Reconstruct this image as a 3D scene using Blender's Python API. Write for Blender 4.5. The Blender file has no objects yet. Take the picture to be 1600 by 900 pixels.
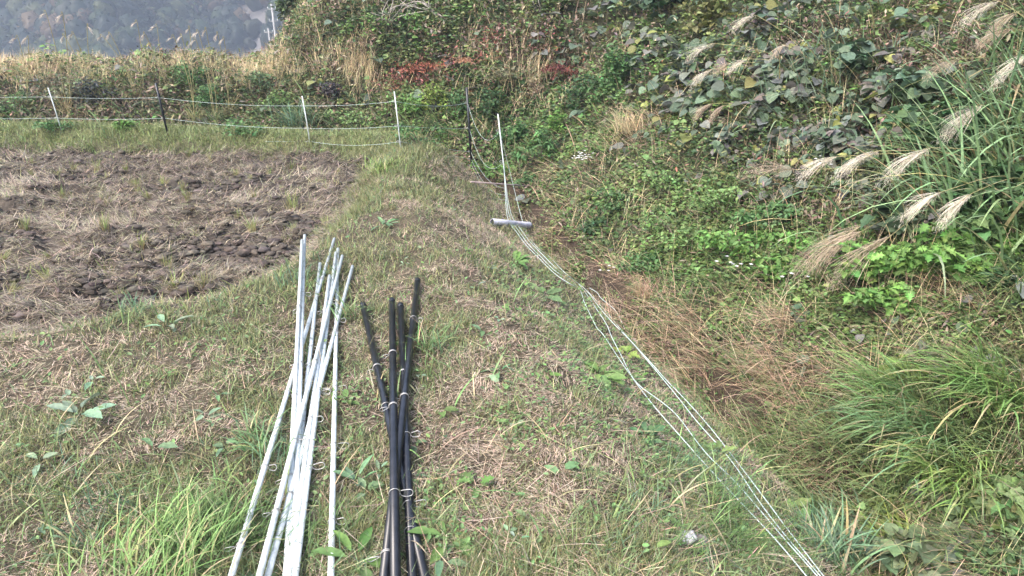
import bpy, math, random
import numpy as np
from mathutils import Vector
random.seed(7)
RNG = np.random.default_rng(11)
R = math.radians
# ------------------------------------------------------------------ camera, light, exposure
CAM_Z, PITCH, F = 1.75, R(23.0), 1100.0          # F in pixels of a 1600 px wide picture
sc = bpy.context.scene
col = sc.collection
cd = bpy.data.cameras.new('camera'); cam = bpy.data.objects.new('camera', cd); col.objects.link(cam)
cam.location = (0, 0, CAM_Z); cam.rotation_euler = (R(90) - PITCH, 0, 0)
cd.sensor_width = 36.0; cd.lens = 36.0 * F / 1600.0; cd.clip_start = 0.05; cd.clip_end = 3000
sc.camera = cam
SUN_EL, SUN_AZ = R(52), R(-130)                   # azimuth from +Y towards +X
w = bpy.data.worlds.new('World'); sc.world = w; w.use_nodes = True
nt = w.node_tree; bg = nt.nodes['Background']
sky = nt.nodes.new('ShaderNodeTexSky'); sky.sky_type = 'NISHITA'; sky.sun_disc = False
sky.sun_elevation = SUN_EL; sky.sun_rotation = SUN_AZ
sky.air_density = 1.3; sky.dust_density = 5.0; sky.ozone_density = 1.0
nt.links.new(sky.outputs[0], bg.inputs[0]); bg.inputs[1].default_value = 0.15
ld = bpy.data.lights.new('sun', 'SUN'); ld.energy = 0.9; ld.angle = R(20); ld.color = (1.0, 0.97, 0.95)
sun = bpy.data.objects.new('sun', ld); col.objects.link(sun)
sd = Vector((math.sin(SUN_AZ) * math.cos(SUN_EL), math.cos(SUN_AZ) * math.cos(SUN_EL), math.sin(SUN_EL)))
sun.rotation_euler = sd.to_track_quat('Z', 'Y').to_euler()
vs = sc.view_settings; vs.view_transform = 'Standard'; vs.look = 'None'; vs.exposure = 2.22; vs.gamma = 1; vs.use_curve_mapping = False
sc.cycles.volume_bounces = 0; sc.cycles.max_bounces = 5; sc.cycles.diffuse_bounces = 3; sc.cycles.transparent_max_bounces = 4

# ------------------------------------------------------------------ noise, curves
def _h(ix, iy, seed):
    n = (ix.astype(np.int64) * 374761393 + iy.astype(np.int64) * 668265263 + seed * 1442695041) & 0xffffffff
    n = ((n ^ (n >> 13)) * 1274126177) & 0xffffffff
    return ((n ^ (n >> 16)) & 0xffff) / 65535.0
def vn(x, y, seed=0):
    x = np.asarray(x, float); y = np.asarray(y, float)
    ix = np.floor(x); iy = np.floor(y); fx = x - ix; fy = y - iy
    fx = fx * fx * (3 - 2 * fx); fy = fy * fy * (3 - 2 * fy)
    a = _h(ix, iy, seed); b = _h(ix + 1, iy, seed); c = _h(ix, iy + 1, seed); d = _h(ix + 1, iy + 1, seed)
    return a + (b - a) * fx + (c - a) * fy + (a - b - c + d) * fx * fy
def fbm(x, y, seed=0, o=4):
    s = 0; a = 0.5; t = 0
    for i in range(o):
        s = s + a * vn(x * 2 ** i + 17 * i, y * 2 ** i - 9 * i, seed + i); t += a; a *= 0.5
    return s / t
def ss(a, b, x):
    t = np.clip((x - a) / (b - a), 0, 1); return t * t * (3 - 2 * t)
def cells(x, y, size, seed=0):
    """jittered cells: distance to the nearest centre (0..1 of size) and a hash of that cell"""
    x = np.asarray(x, float) / size; y = np.asarray(y, float) / size
    ix = np.floor(x); iy = np.floor(y); best = np.full(x.shape, 9.0); hid = np.zeros(x.shape)
    for dx in (-1, 0, 1):
        for dy in (-1, 0, 1):
            cx = ix + dx; cy = iy + dy
            px = cx + _h(cx, cy, seed); py = cy + _h(cx, cy, seed + 5)
            d = np.hypot(px - x, py - y); m = d < best
            best = np.where(m, d, best); hid = np.where(m, _h(cx, cy, seed + 9), hid)
    return best, hid
def polydist(x, y, pts):
    """signed distance to a polyline, positive on its left side going along it"""
    best = np.full(np.shape(x), 1e9); sg = np.ones(np.shape(x))
    for (ax, ay), (bx, by) in zip(pts[:-1], pts[1:]):
        ex, ey = bx - ax, by - ay; L = ex * ex + ey * ey
        t = np.clip(((x - ax) * ex + (y - ay) * ey) / L, 0, 1)
        d = np.hypot(x - ax - t * ex, y - ay - t * ey)
        cr = ex * (y - ay) - ey * (x - ax)
        m = d < best - 1e-9
        best = np.where(m, d, best); sg = np.where(m, np.sign(cr), sg)
    return best * sg
DITCH = [(2.6, -6), (2.1, -1), (1.75, 1), (1.6, 2), (1.47, 2.7), (1.09, 3.76), (.35, 6.15), (-.02, 7.7), (-.5, 8.5),
         (-1.4, 9.0), (-2.6, 9.3), (-4.5, 9.6), (-8, 9.9), (-20, 10.3), (-60, 12)]
FIELD = [(-60, 10.3), (-15, 8.6), (-5.2, 8.15), (-2.9, 7.98), (-1.95, 7.8), (-1.50, 7.35), (-1.40, 6.67), (-1.38, 5), (-1.40, 4.3),
         (-1.56, 3.85), (-1.85, 3.55), (-2.42, 3.25), (-2.9, 3.05), (-6, 2.5), (-15, 1.9), (-60, 1)]
def sdit(x, y): return -polydist(x, y, DITCH)          # positive on the hill side
def sfld(x, y): return -polydist(x, y, FIELD)          # positive inside the field
def H(x, y, fine=True):
    x = np.asarray(x, float); y = np.asarray(y, float)
    s = sdit(x, y); f = sfld(x, y)
    wob = (fbm(x * 1.3, y * 1.3, 3) - .5)
    top = .25 - .09 * ss(7.4, 8.4, y) + .05 * wob
    cl = fbm(x * 2.2 + y * .6, y * 3.4, 21, 3)
    fld = -.05 + .16 * (np.abs(cl - .5) * 2) ** .8 + .04 * wob
    if fine:
        near = ss(14, 6, np.hypot(x, y))
        fld = fld + near * (.10 * (np.abs(fbm(x * 7, y * 9, 31, 3) - .5) * 2) ** .7 + .05 * (fbm(x * 24, y * 24, 33, 2) - .5) - .02)
        top = top + near * .022 * (fbm(x * 6, y * 6, 44, 3) - .5) * 2
    fm = ss(-.32, .10, f + .12 * (fbm(x * 3, y * 3, 51) - .5))
    base = top + (fld - top) * fm
    wd = 1.30 - .55 * ss(5.5, 7.5, y)
    t = (np.abs(s) - .10) / wd; t = .45 * np.clip(t, 0, 1) + .55 * ss(0, 1, t)
    left = -.40 + (base + .40) * t - .16 * np.exp(-(s / .15) ** 2)
    left = left + .05 * ss(-1.9, -1.2, s) * ss(-.6, -1.2, s)
    sp = np.maximum(s, 0)
    rise = -.40 - .16 * np.exp(-(s / .15) ** 2) + .36 * np.minimum(sp, .5) + .62 * np.maximum(sp - .35, 0) + .12 * np.maximum(sp - 1.6, 0)
    T = .22 + np.clip(x + .335 * y, 0, 60) * 1.0 + ss(2, 0, y) * 4
    hill = -np.logaddexp(-rise * 4, -T * 4) / 4
    hill = hill + ss(.2, 1.5, sp) * (.45 * (fbm(x * .9, y * .9, 7) - .5) + (.10 * (fbm(x * 3, y * 3, 8) - .5) if fine else 0))
    drop = ss(12.5, 60, y) * ss(.06, -.08, x / np.maximum(y, 1) + .30) * 34
    hill = hill - drop
    return np.where(s > 0, hill, left)
def ray(u, v):
    a = (u - 800) / F; b = (450 - v) / F
    return np.array([a, math.cos(PITCH) + b * math.sin(PITCH), -math.sin(PITCH) + b * math.cos(PITCH)])
_T = np.concatenate([np.arange(.6, 14, .01), np.arange(14, 60, .05)])
def P(u, v, off=0.0):
    """the point of the ground seen at that place of the photograph, raised by off"""
    d = ray(u, v); X = d[0] * _T; Y = d[1] * _T; Z = CAM_Z + d[2] * _T
    hit = np.nonzero(Z < H(X, Y) + off)[0]
    k = hit[0] if len(hit) else len(_T) - 1
    return Vector((X[k], Y[k], Z[k]))
def AY(u, v, Y):
    d = ray(u, v); t = Y / d[1]; return Vector((d[0] * t, Y, CAM_Z + d[2] * t))
def proj(x, y, z):
    zz = z - CAM_Z
    dep = y * math.cos(PITCH) - zz * math.sin(PITCH); up = y * math.sin(PITCH) + zz * math.cos(PITCH)
    dep = np.where(dep < .05, .05, dep)
    return 800 + F * x / dep, 450 - F * up / dep
def patch(u, v, lst):
    s = np.zeros(np.shape(u))
    for (cu, cv, ru, rv, a) in lst: s = s + a * np.exp(-((u - cu) / ru) ** 2 - ((v - cv) / rv) ** 2)
    return s

# ------------------------------------------------------------------ materials
def M_new(name):
    m = bpy.data.materials.new(name); m.use_nodes = True
    return m, m.node_tree, m.node_tree.nodes['Principled BSDF']
def leaf_mat(name, trans=.25, rough=.55, spec=.25):
    m, t, b = M_new(name)
    at = t.nodes.new('ShaderNodeAttribute'); at.attribute_name = 'Col'
    no = t.nodes.new('ShaderNodeTexNoise'); no.inputs['Scale'].default_value = 60; no.inputs['Detail'].default_value = 2
    tc = t.nodes.new('ShaderNodeNewGeometry'); t.links.new(tc.outputs['Position'], no.inputs['Vector'])
    mr = t.nodes.new('ShaderNodeMapRange'); mr.inputs[1].default_value = .3; mr.inputs[2].default_value = .7
    mr.inputs[3].default_value = .78; mr.inputs[4].default_value = 1.22; t.links.new(no.outputs[0], mr.inputs[0])
    vm = t.nodes.new('ShaderNodeVectorMath'); vm.operation = 'SCALE'
    t.links.new(at.outputs['Color'], vm.inputs[0]); t.links.new(mr.outputs[0], vm.inputs['Scale'])
    t.links.new(vm.outputs[0], b.inputs['Base Color'])
    b.inputs['Roughness'].default_value = rough; b.inputs['Specular IOR Level'].default_value = spec
    tr = t.nodes.new('ShaderNodeBsdfTranslucent'); t.links.new(vm.outputs[0], tr.inputs[0])
    mx = t.nodes.new('ShaderNodeMixShader'); mx.inputs[0].default_value = trans
    out = t.nodes['Material Output']
    t.links.new(b.outputs[0], mx.inputs[1]); t.links.new(tr.outputs[0], mx.inputs[2]); t.links.new(mx.outputs[0], out.inputs[0])
    return m
def noisy_mat(name, c1, c2, scale=20, rough=.8, spec=.2, c3=None, bump=.0, metal=0.0):
    m, t, b = M_new(name)
    g = t.nodes.new('ShaderNodeTexCoord'); no = t.nodes.new('ShaderNodeTexNoise'); no.inputs['Scale'].default_value = scale
    no.inputs['Detail'].default_value = 6; no.inputs['Roughness'].default_value = .65
    t.links.new(g.outputs['Object'], no.inputs['Vector'])
    cr = t.nodes.new('ShaderNodeValToRGB'); cr.color_ramp.elements[0].position = .35; cr.color_ramp.elements[1].position = .65
    cr.color_ramp.elements[0].color = (*c1, 1); cr.color_ramp.elements[1].color = (*c2, 1)
    if c3: e = cr.color_ramp.elements.new(.5); e.color = (*c3, 1)
    t.links.new(no.outputs[0], cr.inputs[0]); t.links.new(cr.outputs[0], b.inputs['Base Color'])
    b.inputs['Roughness'].default_value = rough; b.inputs['Specular IOR Level'].default_value = spec; b.inputs['Metallic'].default_value = metal
    if bump:
        bp = t.nodes.new('ShaderNodeBump'); bp.inputs['Strength'].default_value = bump; bp.inputs['Distance'].default_value = .02
        t.links.new(no.outputs[0], bp.inputs['Height']); t.links.new(bp.outputs[0], b.inputs['Normal'])
    return m
LEAF = leaf_mat('leaf'); STRAW = leaf_mat('straw', .12, .7, .15); PLUME = leaf_mat('plume', .45, .7, .1)
BARK = noisy_mat('bark', (.06, .045, .035), (.17, .14, .11), 30, .9)
DEADWOOD = noisy_mat('dead_wood', (.25, .22, .20), (.42, .38, .34), 30, .9)
WHITE = noisy_mat('white_fibreglass', (.36, .39, .385), (.56, .60, .61), 22, .40, .4, c3=(.50, .54, .54))
BLACK = noisy_mat('black_plastic', (.006, .007, .010), (.016, .018, .024), 18, .30, .45)
STEEL = noisy_mat('galvanised_wire', (.30, .29, .28), (.50, .49, .47), 60, .45, .5, metal=.6)
ROPE = noisy_mat('poly_wire', (.34, .46, .43), (.55, .60, .58), 90, .6, .3)
PVC = noisy_mat('weathered_pipe', (.33, .33, .37), (.52, .52, .57), 10, .55, .3, bump=.1)
STONE = noisy_mat('pale_stone', (.34, .33, .31), (.50, .49, .47), 25, .85, .2, bump=.4)
SOILROCK = noisy_mat('muddy_stone', (.10, .085, .08), (.24, .21, .20), 18, .95, .1, bump=.6)
CONCRETE = noisy_mat('concrete_pole', (.24, .24, .24), (.34, .34, .34), 3, .9)
WOOD = noisy_mat('weathered_board', (.30, .23, .21), (.46, .37, .34), 18, .85)

# ------------------------------------------------------------------ mesh helpers
def mesh_np(name, V, loops, starts, material, C=None, smooth=False):
    me = bpy.data.meshes.new(name)
    V = np.asarray(V, np.float32); me.vertices.add(len(V)); me.vertices.foreach_set('co', V.ravel())
    me.loops.add(len(loops)); me.loops.foreach_set('vertex_index', np.asarray(loops, np.int32))
    me.polygons.add(len(starts)); me.polygons.foreach_set('loop_start', np.asarray(starts, np.int32))
    me.update(calc_edges=True); me.validate()
    if C is not None:
        a = me.attributes.new('Col', 'FLOAT_COLOR', 'POINT'); c4 = np.ones((len(V), 4), np.float32); c4[:, :3] = C
        a.data.foreach_set('color', c4.ravel())
    if smooth: me.polygons.foreach_set('use_smooth', np.ones(len(me.polygons), bool))
    if material: me.materials.append(material)
    return me
class Acc:
    def __init__(s): s.V = []; s.C = []; s.L = []; s.S = []; s.n = 0; s.nl = 0
    def add(s, V, faces, C):
        """V (N,k,3), faces: list of index tuples of one instance, C (N,k,3)"""
        N, k, _ = V.shape
        if N == 0: return
        fl = np.array([i for f in faces for i in f]); sz = np.array([len(f) for f in faces]); st = np.concatenate([[0], np.cumsum(sz)[:-1]])
        off = s.n + np.arange(N) * k
        s.L.append((fl[None, :] + off[:, None]).ravel()); s.S.append((st[None, :] + (s.nl + np.arange(N) * len(fl))[:, None]).ravel())
        s.V.append(V.reshape(-1, 3)); s.C.append(np.broadcast_to(C, V.shape).reshape(-1, 3)); s.n += N * k; s.nl += N * len(fl)
    def mesh(s, name, mat, smooth=False):
        return mesh_np(name, np.concatenate(s.V), np.concatenate(s.L), np.concatenate(s.S), mat, np.concatenate(s.C), smooth)
    def build(s, name, mat, parent=None, smooth=False):
        return link(name, s.mesh(name, mat, smooth), parent)
def link(name, me, parent=None):
    o = bpy.data.objects.new(name, me); col.objects.link(o)
    if parent is not None: o.parent = parent
    return o
def tag(o, label=None, cat=None, group=None, kind=None):
    if label: o['label'] = label
    if cat: o['category'] = cat
    if group: o['group'] = group
    if kind: o['kind'] = kind
    return o
def empty(name, loc=(0, 0, 0), rz=0.0):
    o = bpy.data.objects.new(name, None); col.objects.link(o); o.location = loc; o.rotation_euler = (0, 0, rz); o.empty_display_size = .1
    return o
def jit(c, n, a=.18, hue=.08):
    c = np.asarray(c, float); c = np.broadcast_to(c, (n, 3))
    return np.clip(c * (1 + RNG.normal(0, a, (n, 1))) * (1 + RNG.normal(0, hue, (n, 3))), .004, .9)
def blades(acc, Pp, phi, tilt, curl, L, W, C, K=3, tip=None, twist=None, sag=0):
    """strips: base points (N,3), heading, tilt from upright, extra bend over the length, length, width"""
    N = len(Pp)
    if N == 0: return
    phi = np.broadcast_to(phi, N); tilt = np.broadcast_to(tilt, N); curl = np.broadcast_to(curl, N); L = np.broadcast_to(L, N); W = np.broadcast_to(W, N)
    tw = RNG.normal(0, .5, N) if twist is None else np.broadcast_to(twist, N)
    p = np.array(Pp, float); V = np.zeros((N, 2 * K + 1, 3)); Cc = np.zeros((N, 2 * K + 1, 3))
    C = np.broadcast_to(C, (N, 3)); tipc = C if tip is None else np.broadcast_to(tip, (N, 3))
    hx, hy = np.cos(phi), np.sin(phi)
    sx, sy = np.cos(phi + np.pi / 2 + tw), np.sin(phi + np.pi / 2 + tw)
    for k in range(K + 1):
        f = k / K; ww = W * (1 - f ** 2 * .9) * .5 * (0.75 + .5 * min(f * 3, 1) * .5)
        cc = C + (tipc - C) * f
        if k < K:
            V[:, 2 * k] = p - np.stack([sx * ww, sy * ww, 0 * ww], 1); V[:, 2 * k + 1] = p + np.stack([sx * ww, sy * ww, 0 * ww], 1)
            Cc[:, 2 * k] = cc; Cc[:, 2 * k + 1] = cc
        else: V[:, 2 * K] = p; Cc[:, 2 * K] = cc
        th = tilt + curl * (k + .5) / K; d = L / K
        p = p + np.stack([np.sin(th) * hx * d, np.sin(th) * hy * d, np.cos(th) * d], 1)
    faces = [(2 * k, 2 * k + 1, 2 * k + 3, 2 * k + 2) for k in range(K - 1)] + [(2 * K - 2, 2 * K - 1, 2 * K)]
    acc.add(V, faces, Cc)
def shape(out):
    """half outline [(x, y)...] from base to tip -> folded leaf of two faces about its midrib"""
    n = len(out); V = [(0, 0, 0), (.5, 0, -.02), (1, 0, 0)]
    Lf = [(x, y, .22 * y + .02) for x, y in out]; Rt = [(x, -y, .22 * y + .02) for x, y in out]
    V = V + Lf + Rt
    a = list(range(3, 3 + n)); b = list(range(3 + n, 3 + 2 * n))
    return np.array(V, float), [tuple([0, 1, 2] + a[::-1]), tuple([2, 1, 0] + b)]
OVAL = shape([(.2, .2), (.5, .27), (.8, .16)])
LONG = shape([(.25, .12), (.55, .16), (.85, .08)])
HEART = shape([(-.07, .16), (.02, .36), (.20, .50), (.46, .50), (.70, .36), (.88, .17)])
IVY = shape([(-.06, .2), (.10, .48), (.34, .36), (.52, .42), (.66, .2)])
MUG = shape([(.18, .10), (.22, .38), (.36, .14), (.48, .42), (.62, .16), (.78, .26), (.84, .10)])
DOCK = shape([(.12, .07), (.3, .15), (.45, .12), (.6, .19), (.8, .14)])
def leaves(acc, shp, Pp, yaw, pitch, roll, size, C, droop=0.0):
    """pitch: rise of the length axis above level; roll about it"""
    T, faces = shp; N = len(Pp)
    if N == 0: return
    yaw, pitch, roll, size = (np.broadcast_to(a, N).astype(float) for a in (yaw, pitch, roll, size))
    X, Y, Z = T[:, 0][None], T[:, 1][None], (T[:, 2] - droop * T[:, 0] ** 2)[None]
    cr, sr = np.cos(roll)[:, None], np.sin(roll)[:, None]
    Y2 = Y * cr - Z * sr; Z2 = Y * sr + Z * cr
    cp, sp = np.cos(pitch)[:, None], np.sin(pitch)[:, None]
    X3 = X * cp - Z2 * sp; Z3 = X * sp + Z2 * cp
    cy, sy = np.cos(yaw)[:, None], np.sin(yaw)[:, None]
    V = np.stack([X3 * cy - Y2 * sy, X3 * sy + Y2 * cy, Z3], 2) * size[:, None, None] + np.asarray(Pp)[:, None, :]
    acc.add(V, faces, np.broadcast_to(np.asarray(C)[:, None, :] if np.ndim(C) == 2 else np.asarray(C), V.shape))
def tube(name, pts, r, mat, parent=None, n=8, r2=None, cap=True):
    pts = [Vector(p) for p in pts]; r2 = r if r2 is None else r2; m = len(pts); V = []
    up = Vector((0, 0, 1)); prev = None
    for i, p in enumerate(pts):
        t = (pts[min(i + 1, m - 1)] - pts[max(i - 1, 0)]).normalized()
        if prev is None: a = t.cross(up if abs(t.z) < .9 else Vector((1, 0, 0))).normalized()
        else: a = (prev - t * prev.dot(t)).normalized()
        prev = a; b = t.cross(a); rr = r + (r2 - r) * i / max(m - 1, 1)
        for k in range(n):
            an = 2 * math.pi * k / n; V.append(p + a * (math.cos(an) * rr) + b * (math.sin(an) * rr))
    Fc = [(i * n + k, i * n + (k + 1) % n, (i + 1) * n + (k + 1) % n, (i + 1) * n + k) for i in range(m - 1) for k in range(n)]
    if cap: Fc += [tuple(range(n))[::-1], tuple((m - 1) * n + k for k in range(n))]
    me = bpy.data.meshes.new(name); me.from_pydata([tuple(v) for v in V], [], Fc); me.update()
    for p in me.polygons: p.use_smooth = len(p.vertices) == 4
    me.materials.append(mat)
    return link(name, me, parent)
def smoothline(pts, sub=5):
    pts = [Vector(p) for p in pts]; out = []
    for i in range(len(pts) - 1):
        p0 = pts[max(i - 1, 0)]; p1 = pts[i]; p2 = pts[i + 1]; p3 = pts[min(i + 2, len(pts) - 1)]
        for k in range(sub):
            t = k / sub; out.append(.5 * ((2 * p1) + (p2 - p0) * t + (2 * p0 - 5 * p1 + 4 * p2 - p3) * t * t + (3 * p1 - p0 - 3 * p2 + p3) * t ** 3))
    out.append(pts[-1]); return out

# ------------------------------------------------------------------ ground sheet
def axis(lo, dense0, dense1, hi, step, g):
    a = list(np.arange(dense0, dense1, step)); s = step; v = a[-1]
    while v < hi: s *= g; v += s; a.append(v)
    s = step; v = a[0]; pre = []
    while v > lo: s *= g; v -= s; pre.append(v)
    return np.array(pre[::-1] + a)
XS = axis(-420, -6.2, 2.6, 300, .026, 1.05); YS = axis(-60, .6, 9.4, 520, .026, 1.05)
GX, GY = np.meshgrid(XS, YS); GZ = H(GX, GY)
GU, GV = proj(GX, GY, GZ)
nx, ny = len(XS), len(YS)
idx = np.arange(nx * ny).reshape(ny, nx)
quads = np.stack([idx[:-1, :-1], idx[:-1, 1:], idx[1:, 1:], idx[1:, :-1]], -1).reshape(-1, 4)
s_ = sdit(GX, GY); f_ = sfld(GX, GY)
mud = np.array([.068, .056, .044]); levee = np.array([.075, .062, .040]); duff = np.array([.060, .060, .034]); dit = np.array([.050, .036, .026])  # ditch soil colour also darkened for the shade in the channel
fm_ = ss(-.15, .12, f_ + .25 * (fbm(GX * 3, GY * 3, 61) - .5))[..., None]
hm_ = ss(-.9, .1, s_)[..., None]
lv_ = levee + (np.array([.095, .10, .045]) - levee) * (ss(5.5, 7.2, GY) * (1 - hm_[..., 0]))[..., None]
GC = lv_ * (1 - fm_) + mud * fm_; GC = GC * (1 - hm_) + (dit * ss(.5, .1, np.abs(s_))[..., None] + duff * (1 - ss(.5, .1, np.abs(s_)))[..., None]) * hm_
GC = GC * (.7 + .6 * fbm(GX * 5, GY * 5, 71))[..., None]
gm, t, b = M_new('soil')
at = t.nodes.new('ShaderNodeAttribute'); at.attribute_name = 'Col'
ge = t.nodes.new('ShaderNodeNewGeometry'); no = t.nodes.new('ShaderNodeTexNoise'); no.inputs['Scale'].default_value = 22; no.inputs['Detail'].default_value = 8; no.inputs['Roughness'].default_value = .7
t.links.new(ge.outputs['Position'], no.inputs['Vector'])
mr = t.nodes.new('ShaderNodeMapRange'); mr.inputs[1].default_value = .3; mr.inputs[2].default_value = .7; mr.inputs[3].default_value = .5; mr.inputs[4].default_value = 1.6
t.links.new(no.outputs[0], mr.inputs[0]); vm = t.nodes.new('ShaderNodeVectorMath'); vm.operation = 'SCALE'
t.links.new(at.outputs['Color'], vm.inputs[0]); t.links.new(mr.outputs[0], vm.inputs['Scale']); t.links.new(vm.outputs[0], b.inputs['Base Color'])
bp = t.nodes.new('ShaderNodeBump'); bp.inputs['Strength'].default_value = .8; bp.inputs['Distance'].default_value = .03
t.links.new(no.outputs[0], bp.inputs['Height']); t.links.new(bp.outputs[0], b.inputs['Normal']); b.inputs['Roughness'].default_value = .85; b.inputs['Specular IOR Level'].default_value = .2
g = link('ground', mesh_np('ground', np.stack([GX, GY, GZ], -1).reshape(-1, 3), quads.ravel(), np.arange(len(quads)) * 4, gm, GC.reshape(-1, 3), True))
tag(g, kind='structure')

# ------------------------------------------------------------------ mountain across the valley, its forest
def HM(x, y):
    r = np.hypot(x, y)
    ridge = 12 * np.sin(np.arctan2(x, y) * 26 + .01 * r) + 16 * (fbm(x * .012, y * .012, 91) - .5) * 2
    return -36 + ss(110, 420, r + ridge) * 175 + 8 * (fbm(x * .04, y * .04, 92) - .5)
ths = np.linspace(R(-75), R(40), 220); rs = np.linspace(95, 640, 130)
TH, RR = np.meshgrid(ths, rs); MX, MY = RR * np.sin(TH), RR * np.cos(TH); MZ = HM(MX, MY)
idm = np.arange(MX.size).reshape(MX.shape); qm = np.stack([idm[:-1, :-1], idm[:-1, 1:], idm[1:, 1:], idm[1:, :-1]], -1).reshape(-1, 4)
rockm = noisy_mat('mountain_slope', (.09, .085, .08), (.20, .19, .185), .12, .95, .1)
mo = link('mountain', mesh_np('mountain', np.stack([MX, MY, MZ], -1).reshape(-1, 3), qm.ravel(), np.arange(len(qm)) * 4, rockm, None, True)); tag(mo, kind='structure')
fo = Acc()
n = 5200
th = RNG.uniform(R(-46), R(-12), n); r = 108 + 150 * RNG.random(n) ** .8
cx, cy = r * np.sin(th), r * np.cos(th); cz = HM(cx, cy)
cu, cv = proj(cx, cy, cz)
keep_ = np.exp(-((cu - 398 - (cv - 30) * .15) / 30) ** 2) < RNG.uniform(.18, 1, n)      # the pale gully stays bare
cx, cy, cz, cu, cv = cx[keep_], cy[keep_], cz[keep_], cu[keep_], cv[keep_]; n = len(cx); bare = np.zeros(n, bool)
big = RNG.uniform(1.3, 3.4, n) * np.where(bare, .35, 1)
pal = np.array([(.020, .036, .020), (.040, .065, .025), (.08, .095, .035), (.12, .085, .045), (.14, .10, .05), (.022, .038, .026), (.05, .06, .035)])
pc = pal[RNG.choice(7, n, p=[.24, .2, .15, .1, .06, .15, .1])]
K = 80
d = RNG.normal(0, 1, (n, K, 3)); d /= np.linalg.norm(d, axis=2, keepdims=True); d[..., 2] = np.abs(d[..., 2]) * 1.15 - .15
import bmesh
def lumps(count, amp, sub=2):
    out = []
    for q in range(count):
        bm = bmesh.new(); bmesh.ops.create_icosphere(bm, subdivisions=sub, radius=1)
        for vv in bm.verts:
            vv.co *= 1 + amp * (float(vn(vv.co.x * 1.9 + q * 9 + 3, vv.co.y * 1.9 + vv.co.z * 2.3 + 7, 300 + q)) - .5) + amp * .5 * (float(vn(vv.co.x * 5 + q, vv.co.y * 5 + vv.co.z * 4, 320 + q)) - .5)
        out.append((np.array([vv.co[:] for vv in bm.verts]), [tuple(vv.index for vv in f.verts) for f in bm.faces])); bm.free()
    return out
core = lumps(5, .8); wh = RNG.integers(0, 5, n)
for q in range(5):
    T_, fc_ = core[q]; kk = wh == q
    fo.add(T_[None] * (big[kk] * .92)[:, None, None] * np.array([1, 1, 1.15]) + np.stack([cx[kk], cy[kk], cz[kk] + big[kk] * .7], 1)[:, None], fc_, (pc[kk] * .8)[:, None, :])
cp = np.stack([cx, cy, cz + big * .8], 1)[:, None, :] + d * big[:, None, None] * RNG.uniform(.85, 1.12, (n, K, 1))
cc = np.repeat(pc, K, 0) * RNG.uniform(.6, 1.5, (n * K, 1))
leaves(fo, OVAL, cp.reshape(-1, 3), RNG.uniform(0, 6.28, n * K), RNG.uniform(-.9, .9, n * K), RNG.uniform(-1, 1, n * K), np.repeat(big, K) * RNG.uniform(.14, .3, n * K), cc)
tag(fo.build('forest', LEAF), 'hazy blue green autumn forest covering the far mountainside', 'forest', kind='stuff')

# ------------------------------------------------------------------ sampling on the ground
def polar(n, a0, a1, r0, r1, pw):
    a = RNG.uniform(a0, a1, n); q = RNG.random(n); e = 1.0001 - pw
    r = (r0 ** e + q * (r1 ** e - r0 ** e)) ** (1 / e)
    return r * np.sin(a), r * np.cos(a), r
# ------------------------------------------------------------------ the mown levee: green grass, clippings
GREENP = [(520, 400, 60, 50, .5), (650, 245, 60, 14, .5), (150, 500, 200, 14, .7), (60, 700, 80, 90, .3), (250, 216, 420, 9, 1.0), (600, 245, 60, 12, .8), (500, 330, 70, 60, .9), (610, 265, 60, 25, .9), (440, 460, 110, 35, .8), (560, 290, 30, 40, .7), (330, 520, 160, 30, .45), (230, 220, 400, 16, 1.2), (330, 800, 180, 110, .75),
          (100, 780, 90, 90, .4), (1130, 640, 90, 120, .35), (880, 800, 160, 120, .30), (1180, 800, 100, 80, .6), (700, 530, 60, 80, .25), (660, 620, 50, 50, .4), (1020, 800, 70, 60, .3), (640, 850, 60, 60, .5)]
TANP = [(730, 720, 60, 40, .4), (700, 370, 110, 60, .6), (600, 330, 50, 30, .2), (90, 560, 220, 50, .6), (350, 590, 80, 30, .4), (770, 700, 130, 90, .45), (760, 500, 60, 60, .35), (900, 730, 60, 30, .5), (680, 265, 60, 20, .5), (1000, 600, 60, 80, .5)]
def levee_mask(x, y):
    return (sdit(x, y) < .12) & (sfld(x, y) < .12)
gr = Acc(); st = Acc()
n = 640000
x, y, r = polar(n, R(-52), R(50), .9, 11.5, 1.35)
# half of the samples may fall into the field or the hill: keep only those on the levee
xe, ye, re = polar(260000, R(-50), R(10), 5.0, 11.5, .6); x = np.r_[x, xe]; y = np.r_[y, ye]; r = np.r_[r, re]
k = levee_mask(x, y); x, y, r = x[k], y[k], r[k]; z = H(x, y); u, v = proj(x, y, z)
gn = fbm(x * 2.3, y * 2.3, 101, 4); g2 = fbm(x * 9, y * 9, 102, 3)
green = np.clip(.56 + (gn - .5) * 1.6 + (g2 - .5) * 1.6 + patch(u, v, GREENP) * .55 - patch(u, v, TANP) * .55, .04, .96)
slope = ss(-1.05, -.75, sdit(x, y)); green = green * (1 - .25 * slope)
green = np.where((y > 7.5) & (x < -1.0), .97, green)
isg = RNG.random(len(x)) < np.clip(green + .5 * (cells(x, y, .16, 89)[1] - .5), .05, 1) * .92
keepsoil = (fbm(x * 5, y * 5, 140, 3) > .45) | (RNG.random(len(x)) < .45)
sc_ = np.clip((r / 3.0) ** .55, .8, 1.9)
q = isg & keepsoil; N = q.sum(); pp = np.stack([x[q], y[q], z[q] - .004], 1); s = sc_[q]
lush = np.clip(green[q], 0, 1)
hgt = (.016 + .030 * RNG.random(N) ** 1.6 + .03 * lush ** 2 * RNG.random(N)) * s
ca = jit((.19, .235, .095), N, .24, .08); cb = jit((.13, .185, .095), N, .24, .07); yl = jit((.30, .28, .15), N, .2, .06)
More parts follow.
